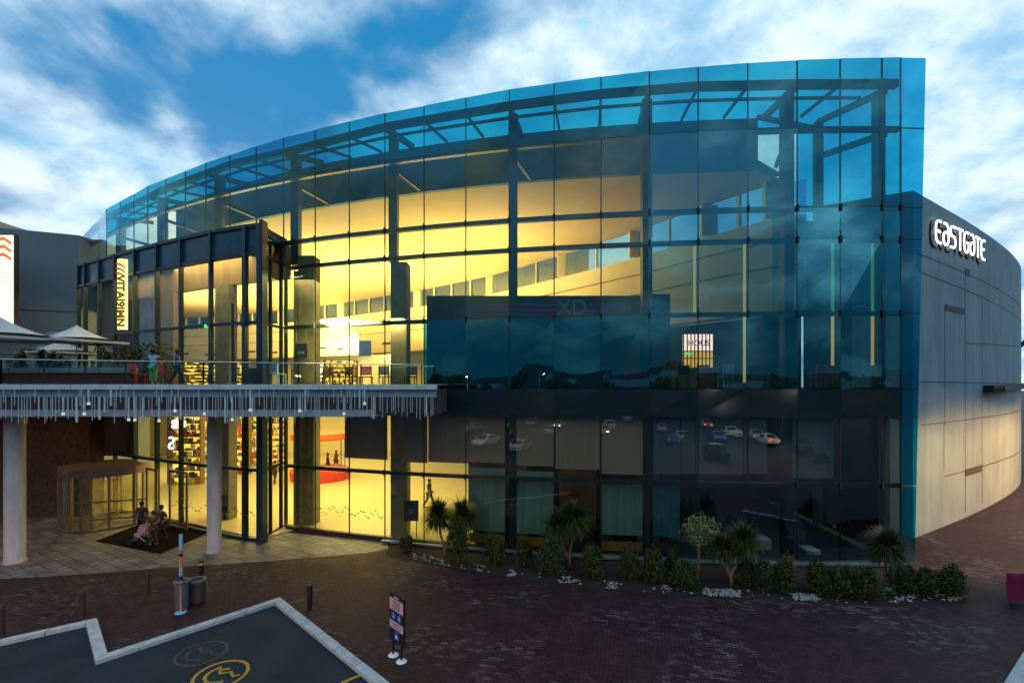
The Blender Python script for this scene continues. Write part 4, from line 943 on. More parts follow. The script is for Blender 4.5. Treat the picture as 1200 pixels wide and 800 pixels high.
def person(loc, h, rz, label, top_mat, leg_mat, skin='skin', pose='stand', group=None, hairbig=1.0, shoe='black', skirt=False):
    t = thing('person', label, 'person', loc, group, rz); s = h/1.75; V = Vector
    hipz = .92 if pose != 'sit' else .50
    J = dict(pel=V((0, 0, hipz)), wai=V((0, .0, hipz+.16)), che=V((0, -.01, hipz+.38)), nek=V((0, 0, hipz+.56)), hb=V((0, -.01, hipz+.63)), hd=V((0, -.02, hipz+.73)))
    for sd, n in ((-1, 'l'), (1, 'r')):
        J['hp'+n] = V((sd*.09, 0, hipz-.04)); J['sh'+n] = V((sd*.18, 0, hipz+.49))
        if pose == 'walk': J['kn'+n] = V((sd*.09, -.14*sd-.04, .5)); J['an'+n] = V((sd*.09, -.30*sd+.06, .09)); J['to'+n] = V((sd*.09, -.30*sd-.10, .03)); J['el'+n] = V((sd*.24, .10*sd, hipz+.24)); J['wr'+n] = V((sd*.25, .0+.02*sd-.12, hipz+.03))
        elif pose == 'sit': J['kn'+n] = V((sd*.1, -.42, .5)); J['an'+n] = V((sd*.1, -.40, .09)); J['to'+n] = V((sd*.1, -.55, .03)); J['el'+n] = V((sd*.24, -.08, hipz+.22)); J['wr'+n] = V((sd*.14, -.30, hipz+.22))
        elif pose == 'lean': J['kn'+n] = V((sd*.11, -.02, .5)); J['an'+n] = V((sd*.14, .0, .09)); J['to'+n] = V((sd*.15, -.14, .03)); J['el'+n] = V((sd*.27, -.12, hipz+.36)); J['wr'+n] = V((sd*.18, -.32, hipz+.30))
        else: J['kn'+n] = V((sd*.10, -.03, .5)); J['an'+n] = V((sd*.10, .0, .09)); J['to'+n] = V((sd*.11, -.15, .03)); J['el'+n] = V((sd*.23, .03, hipz+.23)); J['wr'+n] = V((sd*.22, -.14, hipz+.04))
    def mk(name, names, edges, rads, mat, sub_=1):
        idx = {n: i for i, n in enumerate(names)}; return skin_mesh(name, [J[n]*s for n in names], [(idx[a], idx[b]) for a, b in edges], [tuple(x*s*1.12 for x in r) if isinstance(r, tuple) else r*s*1.12 for r in rads], mat, sub_, t)
    names = ['pel', 'wai', 'che', 'nek', 'hb', 'hd', 'hpl', 'knl', 'anl', 'tol', 'hpr', 'knr', 'anr', 'tor', 'shl', 'ell', 'wrl', 'shr', 'elr', 'wrr']
    rads = [(.13, .10), (.11, .09), (.13, .095), .055, .06, .095, .085, .055, .04, .035, .085, .055, .04, .035, .055, .042, .028, .055, .042, .028]
    edges = [('pel', 'wai'), ('wai', 'che'), ('che', 'nek'), ('nek', 'hb'), ('hb', 'hd'), ('pel', 'hpl'), ('hpl', 'knl'), ('knl', 'anl'), ('anl', 'tol'), ('pel', 'hpr'), ('hpr', 'knr'), ('knr', 'anr'), ('anr', 'tor'), ('che', 'shl'), ('shl', 'ell'), ('ell', 'wrl'), ('che', 'shr'), ('shr', 'elr'), ('elr', 'wrr')]
    for n in 'lr':
        base = J['wr'+n]; dr = (J['wr'+n]-J['el'+n]).normalized(); sd = -1 if n == 'l' else 1; side = V((0, 1, 0)) if abs(dr.y) < .8 else V((1, 0, 0))
        pm_ = 'pa'+n; J[pm_] = base+dr*.07; names.append(pm_); rads.append((.03, .022)); edges.append(('wr'+n, pm_))
        for k, (o_, ln) in enumerate(((-.03, .07), (-.01, .085), (.01, .08), (.03, .06))):
            a = 'f%s%d' % (n, k); J[a] = base+dr*(.07+ln)+side*o_*1.3+V((-sd*.012, 0, 0)); names.append(a); rads.append(.009); edges.append((pm_, a))
        a = 'th'+n; J[a] = base+dr*.07+side*-.055; names.append(a); rads.append(.010); edges.append(('wr'+n, a))
    mk('body', names, edges, rads, skin)
    tm = ['wai', 'che', 'nek2', 'pel2', 'shl', 'ell2', 'shr', 'elr2']; J['nek2'] = J['nek']+V((0, 0, -.05)); J['pel2'] = J['pel']+V((0, 0, .0)); J['ell2'] = J['shl'].lerp(J['ell'], .9 if top_mat in ('navy', 'cblack', 'brown') else .5); J['elr2'] = J['shr'].lerp(J['elr'], .9 if top_mat in ('navy', 'cblack', 'brown') else .5)
    mk('shirt', tm, [('wai', 'che'), ('che', 'nek2'), ('wai', 'pel2'), ('che', 'shl'), ('shl', 'ell2'), ('che', 'shr'), ('shr', 'elr2')], [(.135, .11), (.15, .115), .07, (.15, .12), .072, .058, .072, .058], top_mat)
    lm = ['pel', 'hpl', 'knl', 'anl2', 'hpr', 'knr', 'anr2']; J['anl2'] = J['anl']+V((0, 0, .05)); J['anr2'] = J['anr']+V((0, 0, .05))
    mk('trousers', lm, [('pel', 'hpl'), ('hpl', 'knl'), ('knl', 'anl2'), ('pel', 'hpr'), ('hpr', 'knr'), ('knr', 'anr2')], [(.14, .115), .10, .072, .058, .10, .072, .058], leg_mat)
    for n in 'lr': mk('shoe', ['an'+n, 'to'+n], [('an'+n, 'to'+n)], [.052, .045], shoe)
    m = MB(); c = J['hd']*s+V((0, .018, .03))*s
    m.lathe((c.x, c.y, c.z), [(0, .115*s*hairbig), (.075*s*hairbig, .085*s*hairbig), (.11*s*hairbig, .02*s), (.105*s*hairbig, -.06*s), (.06*s, -.10*s)], 'hair', 12); o = m.build('hair', None, smooth=True); o.parent = t
    m = MB(); f = J['hd']*s
    for sx in (-.032, .032): m.box((f.x+sx*s, f.y-.092*s, f.z+.005), (.02*s, .01, .012*s), 'black')
    m.box((f.x, f.y-.1*s, f.z-.025*s), (.02*s, .03*s, .035*s), skin); m.box((f.x, f.y-.09*s, f.z-.06*s), (.045*s, .01, .01*s), 'brown'); o = m.build('face', None); o.parent = t
    return t
p = P(179.5, 450, 22.2); person((p.x, 22.2, 7.47), 1.62, PI, 'person in light blue top and bright green patterned trousers leaning by the handrail', 'lblue', 'green', 'skin', 'lean', hairbig=1.35, shoe='white')
p = P(208, 450, 23.3); person((p.x, 23.3, 7.47), 1.68, 2.0, 'person in dark blue jacket standing on the terrace by a glass door', 'blue', 'navy', 'skin', 'walk', shoe='black')
q = G(166, 629); person((q.x, q.y, .02), 1.72, .6, 'person in black clothes leaving the revolving door', 'cblack', 'cblack', 'skin', 'walk')
q = G(180, 640); person((q.x, q.y, .02), 1.62, .4, 'person in brown top and trousers bending over the trolley by the entrance', 'brown', 'brown', 'skin_mid', 'lean')
q = G(189, 634); person((q.x, q.y, .02), 1.70, -.3, 'person in dark reddish top walking behind the trolley pusher', 'brown', 'cblack', 'skin_mid', 'walk')
q = G(166, 637); t = thing('pushchair', 'pale folding pushchair with silver wheels on the black entrance mat', 'pushchair', q)
m = MB(); m.bar((q.x-.25, q.y, .45), (q.x+.35, q.y+.1, .55), .45, .18, 'pinkish'); m.build('seat', t, bevel=.04)
m = MB(); m.lathe((q.x+.1, q.y+.1, .55), [(.0, .38), (.22, .32), (.30, .12), (.31, .0)], 'pinkish', 14); m.build('hood', t)
m = MB()
for sx in (-.2, .2): m.tube([(q.x-.45, q.y+sx, .12), (q.x+.3, q.y+sx, .6), (q.x+.6, q.y+sx, 1.0)], .018, 'steel'); m.tube([(q.x+.4, q.y+sx, .12), (q.x-.1, q.y+sx, .5)], .018, 'steel')
m.tube([(q.x+.6, q.y-.2, 1.0), (q.x+.6, q.y+.2, 1.0)], .022, 'black'); m.build('frame', t)
for sx in (-.22, .22):
    for xx in (-.45, .4):
        m = MB(); m.tube([(q.x+xx, q.y+sx-.02, .12), (q.x+xx, q.y+sx+.02, .12)], .12, 'rubber', 16); m.build('wheel', t)
# seated guests behind the planter
for (px, y, mt, lab) in ((10, 25.6, 'navy', 'seated person in navy top at far left of the terrace planter'), (25, 26.5, 'blue', 'seated person in blue top second from left behind the planter'), (47, 25.8, 'brown', 'seated person in brown top behind the planter under the white parasol'),
                         (99, 25.8, 'pinkish', 'seated person in pink top behind the planter'), (109, 26.6, 'teal', 'seated person in teal top right of the one in pink')):
    person(((px-600)/F*y, y, 7.5), 1.7, random.uniform(-.6, .6), lab, mt, 'navy', 'skin', 'sit', 'guests seated behind the terrace planter')
# interior shoppers (dark figures)
for px, y, lab, z in ((503, 29.0, 'person in black standing in the yellow lit ground floor hall', .06), (384, 40, 'person in black near the red stand on the ground floor', .06), (394, 41.5, 'person in brown beside the red stand on the ground floor', .06), (322, 36, 'person in black walking in the ground floor hall', .06)):
    person(((px-600)/F*y, y, z), 1.72, random.uniform(0, 6), lab, 'cblack' if 'black' in lab else 'brown', 'cblack', 'skin', 'walk')

# ------------------------------------------------------------------ terrace furniture
def parasol(px, py, y, span, label):
    p = P(px, py, y); t = thing('parasol', label, 'parasol', (p.x, y, 7.47), 'white parasols on the terrace'); r = span/2*y/F; zt_ = p.z; ze = zt_-r*.42
    m = MB(); n = 4; c = [Vector((p.x+r*1.0*sx, y+r*1.0*sy, ze)) for sx, sy in ((-1, -.55), (.35, -1), (1, .55), (-.35, 1))]
    apex = Vector((p.x, y, zt_)); 
    for i in range(4):
        a, b = c[i], c[(i+1) % 4]; K = 6
        for k in range(K):
            for q in range(K-k):
                def pt(i_, j_):
                    u, v = i_/K, j_/K; w_ = 1-u-v; v3 = a*u+b*v+apex*w_; sag = .10*r*(4*w_*(1-w_)); return v3-Vector((0, 0, sag-.06*r*4*u*v))
                m.poly([pt(k, q), pt(k+1, q), pt(k, q+1)], 'canvas')
                if q < K-k-1: m.poly([pt(k+1, q), pt(k+1, q+1), pt(k, q+1)], 'canvas')
        m.poly([a, b, b-Vector((0, 0, .12)), a-Vector((0, 0, .12))], 'canvas')
    m.build('canopy', t)
    m = MB(); m.tube([(p.x, y, 7.5), (p.x, y, zt_+.05)], .03, 'steel'); m.build('pole', t)
    m = MB(); 
    for e in c: m.tube([(p.x, y, zt_-.35), e*.55+Vector((p.x, y, zt_-.5))*.45], .012, 'steel', 5)
    m.build('ribs', t)
    m = MB(); m.lathe((p.x, y, 7.47), [(0, .08), (.3, .06), (.32, 0)], 'deck_beam', 16); m.build('base', t)
    m = MB(); cc = (c[0]+c[1])/2*.62+apex*.38+Vector((0, -.03, -.03)); dirx = (c[1]-c[0]).normalized(); dn = (apex-(c[0]+c[1])/2).normalized()
    m.poly([cc+dirx*.38*math.cos(a_)+dn*.16*math.sin(a_)+Vector((0, -.03, .02)) for a_ in [2*PI*k/16 for k in range(16)]], 'logo_grey'); m.build('printed_oval', t)
parasol(90, 381, 24.5, 86, 'white parasol standing beside the annexe glass')
parasol(-2, 370, 22.5, 120, 'large white parasol cut by the left picture edge')
parasol(72, 398, 30, 70, 'small white parasol further back between the other two')
pl = thing('brick_planter', 'long low dark brick planter with grey coping behind the terrace balustrade', 'planter', (-22, 23.4, 7.47))
m = MB(); m.box(((-19-600)/F*23.5/2+(155-600)/F*23.5/2, 23.6, 7.75), (174/F*23.5, .5, .56), 'planter_brick'); m.build('brick_body', pl)
m = MB()
for k in range(5):
    x0, x1 = (-19+35*k-600)/F*23.4, (-19+35*k+33.8-600)/F*23.4; m.box(((x0+x1)/2, 23.5, 8.17), (x1-x0, .6, .26), 'coping')
m.build('coping', pl, bevel=.015)
def leafy(px, y, hh, n, label, big=False, spread=1.0):
    x = (px-600)/F*y; t = thing('potted_plant', label, 'plant', (x, y, 7.5)); m = MB()
    for k in range(n):
        az = random.uniform(0, 6.28); l = hh*random.uniform(.6, 1.0); base = Vector((x, y, 7.9)); tip = base+Vector((math.cos(az)*l*.5*spread, math.sin(az)*l*.5*spread, l)); m.tube([base, base.lerp(tip, .5)+Vector((0, 0, .15)), tip], [.02, .015, .008], 'leaf_dark', 5)
        for q in range(7 if big else 14):
            c = base.lerp(tip, .45+.55*q/(7 if big else 14)); blade_crown(m, c, .5 if big else .35, 4 if big else 5, random.choice(('leaf_dark', 'leaf_mid')), .11 if big else .04, .5)
    m.build('foliage', t); m = MB(); m.lathe((x, y, 7.47), [(0, .0), (.2, 0), (.28, .5), (.24, .5), (.22, .42), (0, .42)], 'planter_brick', 16); m.build('pot', t)
random.seed(9)
leafy(28, 24.8, 1.5, 4, 'broad leaved dark plant between the two front parasols', True, .5)
leafy(55, 24.8, 1.3, 4, 'broad leaved dark plant under the parasol beside the annexe', True, .5)
leafy(70, 25.6, 1.4, 4, 'third broad leaved plant close to the parasol pole', True, .6)
leafy(148, 25.2, 1.9, 11, 'wide feathery dark bush in front of the modelled sign reflection', False, 1.5)
leafy(168, 25.4, 1.4, 8, 'smaller feathery bush left of the person in green trousers', False, 1.3)
def chair_proto(mat):
    t = thing('cafe_chair', '', 'chair', (0, 0, 0))
    m = MB(); m.box((0, 0, .44), (.44, .42, .04), mat); m.build('seat', t)
    m = MB()
    for z in (.56, .65, .74, .83): m.box((0, .2, z), (.42, .03, .082), mat)
    for sx in (-.2, .2): m.box((sx, .2, .66), (.035, .035, .44), mat)
    m.build('backrest', t)
    for sx in (-.2, .2):
        for sy in (-.19, .19): m = MB(); m.box((sx, sy, .21), (.035, .035, .42), mat); m.build('leg', t)
    return t
GC = 'cafe chairs on the first floor level'
pr = {}
for mt, px, y, rz_, lab, z in (('red', 160, 23.6, 2.9, 'red chair left of the person in green trousers', 7.47), ('red', 190, 24.3, 3.3, 'red chair right of the person in green trousers', 7.47), ('lblue', 326, 23.3, 2.7, 'pale blue chair alone behind the handrail', 7.47),
                         ('red', 430, 23.9, 3.3, 'bright red chair inside under the hanging blue panel', 7.33), ('brown', 413, 24.3, 2.7, 'dark red brown chair left of the bright red one', 7.33), ('blue', 452, 23.4, 3.0, 'blue chair behind the right end of the handrail', 7.33), ('brown', 384, 25.0, 3.6, 'brown chair near the glass entrance doors', 7.33),
                         ('brown', 481, 23.2, 3.6, 'brown chair at the far right end of the lit cafe', 7.33), ('red', 738, 22.6, 2.9, 'dull red chair behind the dark first floor glass left of the column', 7.33), ('dgreen', 779, 22.4, 3.3, 'olive green chair in the dark first floor window', 7.33), ('red', 822, 22.2, 3.0, 'dark red chair below the lit shop window', 7.33), ('lblue', 850, 22.4, 3.3, 'pale blue chair right of the lit shop window', 7.33), ('dgreen', 874, 22.2, 2.8, 'green chair behind the lit mullion strip', 7.33), ('red', 960, 22.0, 3.1, 'red chair near the right end of the first floor', 7.33), ('red', 974, 21.7, 2.6, 'second red chair at the right end of the first floor', 7.33), ('navy', 800, 22.6, 3.0, 'navy chair between the olive and red ones', 7.33), ('blue', 370, 26.5, 2.5, 'dark blue chair beside the doors inside', 7.33)):
    if mt not in pr: o = pr[mt] = chair_proto(mt)
    else: o = copy_tree(pr[mt])
    place(o, ((px-600)/F*y, y, z), rz_, lab, GC, 1.2)
# cafe tables
tp = None
for px, y, lab, z in ((175, 25.0, 'low square cafe table behind the red chairs', 7.47), (398, 25.2, 'cafe table near the glass entrance doors', 7.33), (465, 25.2, 'cafe table right of the blue chair', 7.33), (838, 23.0, 'cafe table below the lit shop window', 7.33), (758, 23.0, 'cafe table in the dark window left of the olive chair', 7.33)):
    if tp is None:
        tp = thing('cafe_table', '', 'table', (0, 0, 0)); m = MB(); m.box((0, 0, .74), (.7, .7, .04), 'brown'); m.build('tabletop', tp); m = MB(); m.tube([(0, 0, .02), (0, 0, .72)], .03, 'black'); m.build('stem', tp); m = MB(); m.lathe((0, 0, 0), [(0, .03), (.22, .02), (.24, 0)], 'black', 16); m.build('base', tp); o = tp
    else: o = copy_tree(tp)
    place(o, ((px-600)/F*y, y, z), .3, lab, 'cafe tables on the first floor level')
w = MB(); q = P(303, 432, 22.6); t = thing('menu_cabinet', 'dark square cabinet behind the handrail beside the corner fin', 'cabinet', (q.x, 22.6, 7.47)); w.box((q.x, 22.6, 7.85), (.65, .5, .72), 'navy'); w.build('body', t); w = MB(); w.box((q.x, 22.6, 8.23), (.7, .55, .04), 'black'); w.build('top', t)
# hanging panels inside
for px, py, y, ww, hh_, mt, tx, lab in ((353, 411, 24.75, 14, 17, 'navy', 'EX', 'dark blue hanging notice panel beside the concrete column'), (428, 408, 27.0, 14, 18, 'blue', '', 'plain blue hanging panel above the red chair')):
    q = P(px, py, y); k = y/F; t = thing('hanging_panel', lab, 'sign', q); m = MB(); m.box(q, (ww*k, .05, hh_*k), mt); m.build('panel', t)
    m = MB()
    for sx in (-.4, .4): m.tube([(q.x+sx*ww*k, q.y, q.z+hh_*k/2), (q.x+sx*ww*k, q.y, q.z+hh_*k/2+1.2)], .006, 'steel', 4)
    m.build('wires', t)
    if tx: text_obj('writing', 'LIVE', .2, 'lblue', face_mtx((q.x, q.y-.03, q.z-.1), (1, 0, 0)), t, .003)
q = P(482, 598, 23.4); t = thing('a_board', 'dark purple board with blue badge standing inside the yellow lit window', 'sign', (q.x, 23.4, .06)); k = 23.4/F
m = MB(); m.box((q.x, 23.4, q.z), (17*k, .06, 24*k), 'navy'); m.build('panel', t); m = MB(); m.lathe((0, 0, 0), [(0, 0), (.16, 0)], 'sign_blue', 20)
m.v = [Vector((q.x+v.x, 23.36, q.z+v.y)) for v in m.v]; m.build('badge', t)
m = MB(); 
for sx in (-.25, .25): m.bar((q.x+sx, 23.42, .06), (q.x+sx, 23.42, q.z), .04, .04, 'black')
m.build('legs', t)
q = P(212, 594, 28); 
q = P(263, 590, 26.5); t = thing('display_screen', 'small dark standing screen right of the entrance pillar', 'screen', (q.x, 26.5, .06)); m = MB(); m.box(q, (.42, .1, .95), 'navy'); m.build('screen_case', t); m = MB(); m.box((q.x, 26.44, q.z+.1), (.3, .02, .45), 'sign_blue'); m.build('screen_face', t); m = MB(); m.bar((q.x, 26.5, .06), (q.x, 26.5, q.z), .08, .08, 'black'); m.build('stand', t)

# ------------------------------------------------------------------ interior shops: shelves with goods
random.seed(33)
cols = ['red', 'orange', 'cwhite', 'yellow', 'black', 'cwhite', 'brown', 'orange', 'lblue', 'purple', 'green', 'yellow']
def shelf(x0, x1, y, z0, z1, rows, label, emis=True, back='shop_yellow', seed=0, cs=cols):
    t = thing('display_shelf', label, 'shelf', ((x0+x1)/2, y, z0), 'lit shop displays inside the hall')
    m = MB(); m.box(((x0+x1)/2, y+.4, (z0+z1)/2), (x1-x0, .05, z1-z0), back if emis else 'cream'); m.build('back_panel', t)
    m = MB(); 
    for r in range(rows+1): m.box(((x0+x1)/2, y+.1, z0+(z1-z0)*r/rows), (x1-x0, .5, .05), 'brown_int')
    for x in (x0, x1): m.box((x, y+.1, (z0+z1)/2), (.08, .5, z1-z0), 'brown_int')
    m.build('frame', t)
    m = MB(); dz = (z1-z0)/rows
    for r in range(rows):
        x = x0+.1
        while x < x1-.2:
            wdt = random.uniform(.07, .28); h = random.uniform(.15, .9)*dz
            if random.random() < .8: m.box((x+wdt/2, y, z0+dz*r+.03+h/2), (wdt*.8, .25, h), random.choice(cs))
            x += wdt
    o = m.build('goods', t); o['kind'] = 'stuff'
shelf(*[(p-600)/F*38 for p in (236, 262)], 38, .06, 5.6, 11, 'tall glowing shop display of orange goods behind the left entrance glass', seed=1)
shelf(*[(p-600)/F*36 for p in (198, 236)], 36, .06, 5.6, 11, 'tall shop display with white globes behind the entrance glass')
shelf(*[(p-600)/F*40 for p in (264, 292)], 40, .06, 5.6, 11, 'tall shop display with red goods behind the corner glass', cs=['red', 'red', 'orange', 'cwhite', 'purple', 'black'])
shelf(*[(p-600)/F*42 for p in (294, 334)], 42, .06, 5.6, 11, 'wide shop display seen through the annexe side glass', cs=cols)
shelf(*[(p-600)/F*44 for p in (352, 372)], 44, .06, 5.6, 11, 'narrow shop display beside the concrete column', cs=cols)
shelf(*[(p-600)/F*48 for p in (380, 418)], 48, 7.3, 9.9, 6, 'first floor shop display of orange goods behind the chairs', cs=['orange', 'red', 'cwhite', 'yellow', 'brown'])
shelf(*[(p-600)/F*50 for p in (342, 384)], 50, 7.3, 9.6, 6, 'first floor shop display left of the orange one', back='shop_white')
shelf(*[(p-600)/F*40 for p in (195, 290)], 40, 7.3, 9.4, 7, 'long first floor counter of glittering golden goods', cs=['yellow', 'brown', 'yellow', 'black', 'cwhite'], back='shop_yellow')
# shop signs, globes, red stand
q = P(352, 500, 34)
t = thing('kiosk', 'red and orange round kiosk stand on the ground floor behind the glass', 'kiosk', ((376-600)/F*38, 38, .06)); xk = (376-600)/F*38
m = MB(); m.lathe((xk, 38, .06), [(0, 0), (2.2, 0), (2.3, .7), (2.1, .8), (0, .8)], 'red', 24); m.build('base', t)
m = MB(); m.lathe((xk, 38, 3.2), [(2.1, 0), (2.2, .1), (2.2, .5), (0, .6)], 'orange', 24); m.build('canopy', t)
m = MB()
for a in range(6): m.tube([(xk+1.9*math.cos(a), 38+1.9*math.sin(a), .8), (xk+1.9*math.cos(a), 38+1.9*math.sin(a), 3.25)], .05, 'steel')
m.build('posts', t)
gl = None
for k in range(12):
    q = P(random.uniform(203, 218), random.uniform(491, 502), 30); m = MB(); m.lathe(q, [(0, -.16), (.11, -.11), (.16, 0), (.11, .11), (0, .16)], 'shop_white', 12)
    if gl is None: gl = MB(); 
    gl.v += m.v; off = len(gl.v)-len(m.v); gl.f += [tuple(i+off for i in f) for f in m.f]; gl.m += [gl.mi('shop_white')]*len(m.f)
o = gl.build('globe_lamps', smooth=True); tag(o, 'cluster of white globe lamps hanging inside above the entrance doors', 'lamp cluster')
emit('window_pink', (1, .55, .45), 2.6); emit('window_gold', (1, .45, .05), 1.3)
# lit shop window in the dark wall on the right
y = 25.3; sx0, sx1 = (801-600)/F*y, (836-600)/F*y; k = y/F; z0, z1 = EYE+(450-431)*k, EYE+(450-391)*k
t = thing('shop_window', 'brightly lit white and gold barred shop window seen through the dark first floor glass', 'window', ((sx0+sx1)/2, y, z0))
m = MB(); m.box(((sx0+sx1)/2, y+.1, z0+(z1-z0)*.74), (sx1-sx0, .05, (z1-z0)*.5), 'window_pink'); m.build('upper_light', t)
m = MB(); m.box(((sx0+sx1)/2, y+.1, z0+(z1-z0)*.25), (sx1-sx0, .05, (z1-z0)*.48), 'window_gold'); m.build('lower_light', t)
m = MB()
for i in range(9): x = lerp(sx0, sx1, i/8); m.box((x, y, (z0+z1)/2), (.05, .05, z1-z0), 'brown')
for z in (z0, z0+(z1-z0)*.28, z0+(z1-z0)*.49): m.box(((sx0+sx1)/2, y, z), (sx1-sx0, .06, .05), 'black')
m.build('bars', t)
text_obj('lettering', 'HOUS', .42, 'brown', face_mtx(((sx0+sx1)/2, y-.05, z0+(z1-z0)*.72), (1, 0, 0)), t, .01)
m = MB(); m.box((sx0+.22, y-.06, z0+(z1-z0)*.42), (.3, .03, .12), 'exit_green'); m.build('green_light', t)
# pale planters / plinths in the dark ground floor
for px0, px1, py0, py1, y, lab in ((880, 905, 633, 655, 21.5, 'pale grey cube seat inside the dark ground floor window'), (946, 963, 646, 657, 20.9, 'small pale cube seat right of the larger one inside the dark window')):
    k = y/F; m = MB(); zc = EYE-((py0+py1)/2-450)*k; z1_ = EYE-(py0-450)*k; t = thing('cube_seat', lab, 'seat', (((px0+px1)/2-600)*k, y, .06)); m.box((((px0+px1)/2-600)*k, y+.4, (z1_+.06)/2), ((px1-px0)*k, .7, z1_-.06), 'silver'); m.build('body', t, bevel=.03); m = MB(); m.box((((px0+px1)/2-600)*k, y+.4, z1_+.01), ((px1-px0)*k*.96, .66, .05), 'cwhite'); m.build('top_pad', t, bevel=.015)
t = thing('floor_light_rows', 'thin gold light line reflected in the ground floor ceiling on the right', 'lamp', (10, 24, 6)) if False else None

# ------------------------------------------------------------------ what the glass reflects: car park and hills behind the camera
random.seed(17)
w = MB(); w.poly([(-130, -4, .006), (130, -4, .006), (130, -170, .006), (-130, -170, .006)], 'asphalt'); o = w.build('car_park'); o['kind'] = 'structure'
hm = MB(); pts = []
for k in range(81):
    a = math.radians(180+180*k/80); rr_ = 330; h = 16+3.0*math.sin(k*.19)+2*math.sin(k*.45+1)+.8*math.sin(k*1.9)+random.uniform(-.6, .6); h = max(6, h)
    pts.append((rr_*math.cos(a), rr_*math.sin(a), h))
for a, b in zip(pts, pts[1:]):
    hm.mesh([(a[0]*.7, a[1]*.7, 0), (b[0]*.7, b[1]*.7, 0), (b[0], b[1], b[2]), (a[0], a[1], a[2]), (b[0]*1.4, b[1]*1.4, 0), (a[0]*1.4, a[1]*1.4, 0)], [(0, 1, 2, 3), (3, 2, 4, 5)], 'hill')
o = hm.build('hills'); o['kind'] = 'structure'
def far_house(x, y, wx, dy, h, label, roofm='far_roof', lit=True):
    t = thing('low_building', label, 'building', (x, y, 0), 'low buildings beyond the car park'); m = MB(); m.box((x, y, h/2), (wx, dy, h), 'far_building'); m.build('wall', t)
    m = MB(); m.mesh([(x-wx/2-.3, y-dy/2-.3, h), (x+wx/2+.3, y-dy/2-.3, h), (x+wx/2+.3, y+dy/2+.3, h), (x-wx/2-.3, y+dy/2+.3, h), (x-wx/2, y, h+2), (x+wx/2, y, h+2)], [(0, 1, 5, 4), (2, 3, 4, 5), (1, 2, 5), (3, 0, 4)], roofm); m.build('roof', t)
    for k in range(int(wx/5)):
        if lit and random.random() < .5: m = MB(); m.box((x-wx/2+2.5+5*k, y+dy/2+.02, h*.55), (1.2, .06, .9), 'shop_white' if random.random() < .3 else 'amber'); m.build('window', t)
for i, a in enumerate(((-70, -95, 26, 10, 6, 'long low building with pale roof at the far left of the car park'), (-30, -110, 18, 10, 7, 'low shed with pale roof left of centre beyond the car park'), (8, -105, 30, 12, 8, 'wide pale roofed hall behind the centre of the car park'), (48, -100, 20, 10, 6.5, 'low building right of the wide hall'), (90, -90, 24, 12, 7, 'low building at the far right beyond the car park'))): far_house(*a)
# trees along the far edge
def far_tree(x, y, h, label):
    t = thing('broad_tree', label, 'tree', (x, y, 0), 'dark trees beyond the car park'); m = MB(); m.tube([(x, y, 0), (x, y, h*.5)], [.3, .15], 'bark', 6); m.build('trunk', t); m = MB(); 
    for q in range(5): leaf_cloud(m, Vector((x+random.uniform(-1, 1)*h*.22, y+random.uniform(-1, 1)*h*.2, h*random.uniform(.5, .85))), h*.28, h*.22, 150, ['leaf_dark'], .6)
    m.build('crown', t)
for k in range(16):
    x = -95+k*12.5+random.uniform(-3, 3); far_tree(x, random.uniform(-92, -78), random.uniform(7, 11), 'dark bushy tree beyond the car park, number %s in the row from the left' % ['one', 'two', 'three', 'four', 'five', 'six', 'seven', 'eight', 'nine', 'ten', 'eleven', 'twelve', 'thirteen', 'fourteen', 'fifteen', 'sixteen'][k])
# cars
def car(mat, lit=None):
    t = thing('parked_car', '', 'car', (0, 0, 0)); prof = [(-2.15, .35), (-2.2, .75), (-1.9, .95), (-1.3, 1.0), (-.7, 1.42), (.75, 1.45), (1.35, 1.02), (2.0, .9), (2.2, .7), (2.15, .35)]
    m = MB(); n = len(prof); vs = [(x, -.86 if z < 1.1 else -.68, z) for x, z in prof]+[(x, .86 if z < 1.1 else .68, z) for x, z in prof]
    m.mesh(vs, [tuple(range(n)), tuple(range(2*n-1, n-1, -1))]+[(i, n+i, n+(i+1) % n, (i+1) % n) for i in range(n)], mat); m.build('body', t, bevel=.06)
    m = MB()
    for s in (-1, 1): m.mesh([(-1.15, s*.865, 1.03), (1.2, s*.865, 1.03), (.7, s*.72, 1.38), (-.68, s*.72, 1.38)], [(0, 1, 2, 3)], 'car_glass')
    m.mesh([(-1.32, -.66, 1.02), (-1.32, .66, 1.02), (-.74, .58, 1.42), (-.74, -.58, 1.42)], [(0, 1, 2, 3)], 'car_glass'); m.mesh([(1.37, -.66, 1.04), (1.37, .66, 1.04), (.8, .58, 1.44), (.8, -.58, 1.44)], [(0, 1, 2, 3)], 'car_glass'); m.build('windows', t)
    for x in (-1.35, 1.35):
        for s in (-.82, .82): m = MB(); m.tube([(x, s-.1, .33), (x, s+.1, .33)], .33, 'rubber', 18); m.build('wheel', t)
    for s in (-.6, .6):
        m = MB(); m.box((-2.2, s, .72), (.05, .3, .14), 'tail' if lit else 'red'); m.build('tail_light', t); m = MB(); m.box((2.2, s, .68), (.05, .3, .14), 'head' if lit else 'white'); m.build('headlight', t)
    return t
cp = {}; names = {'silver': 'silver', 'cwhite': 'white', 'cblack': 'black', 'red': 'red', 'blue': 'blue'}
ords = ['first', 'second', 'third', 'fourth', 'fifth', 'sixth', 'seventh', 'eighth']
k = 0; used = {}
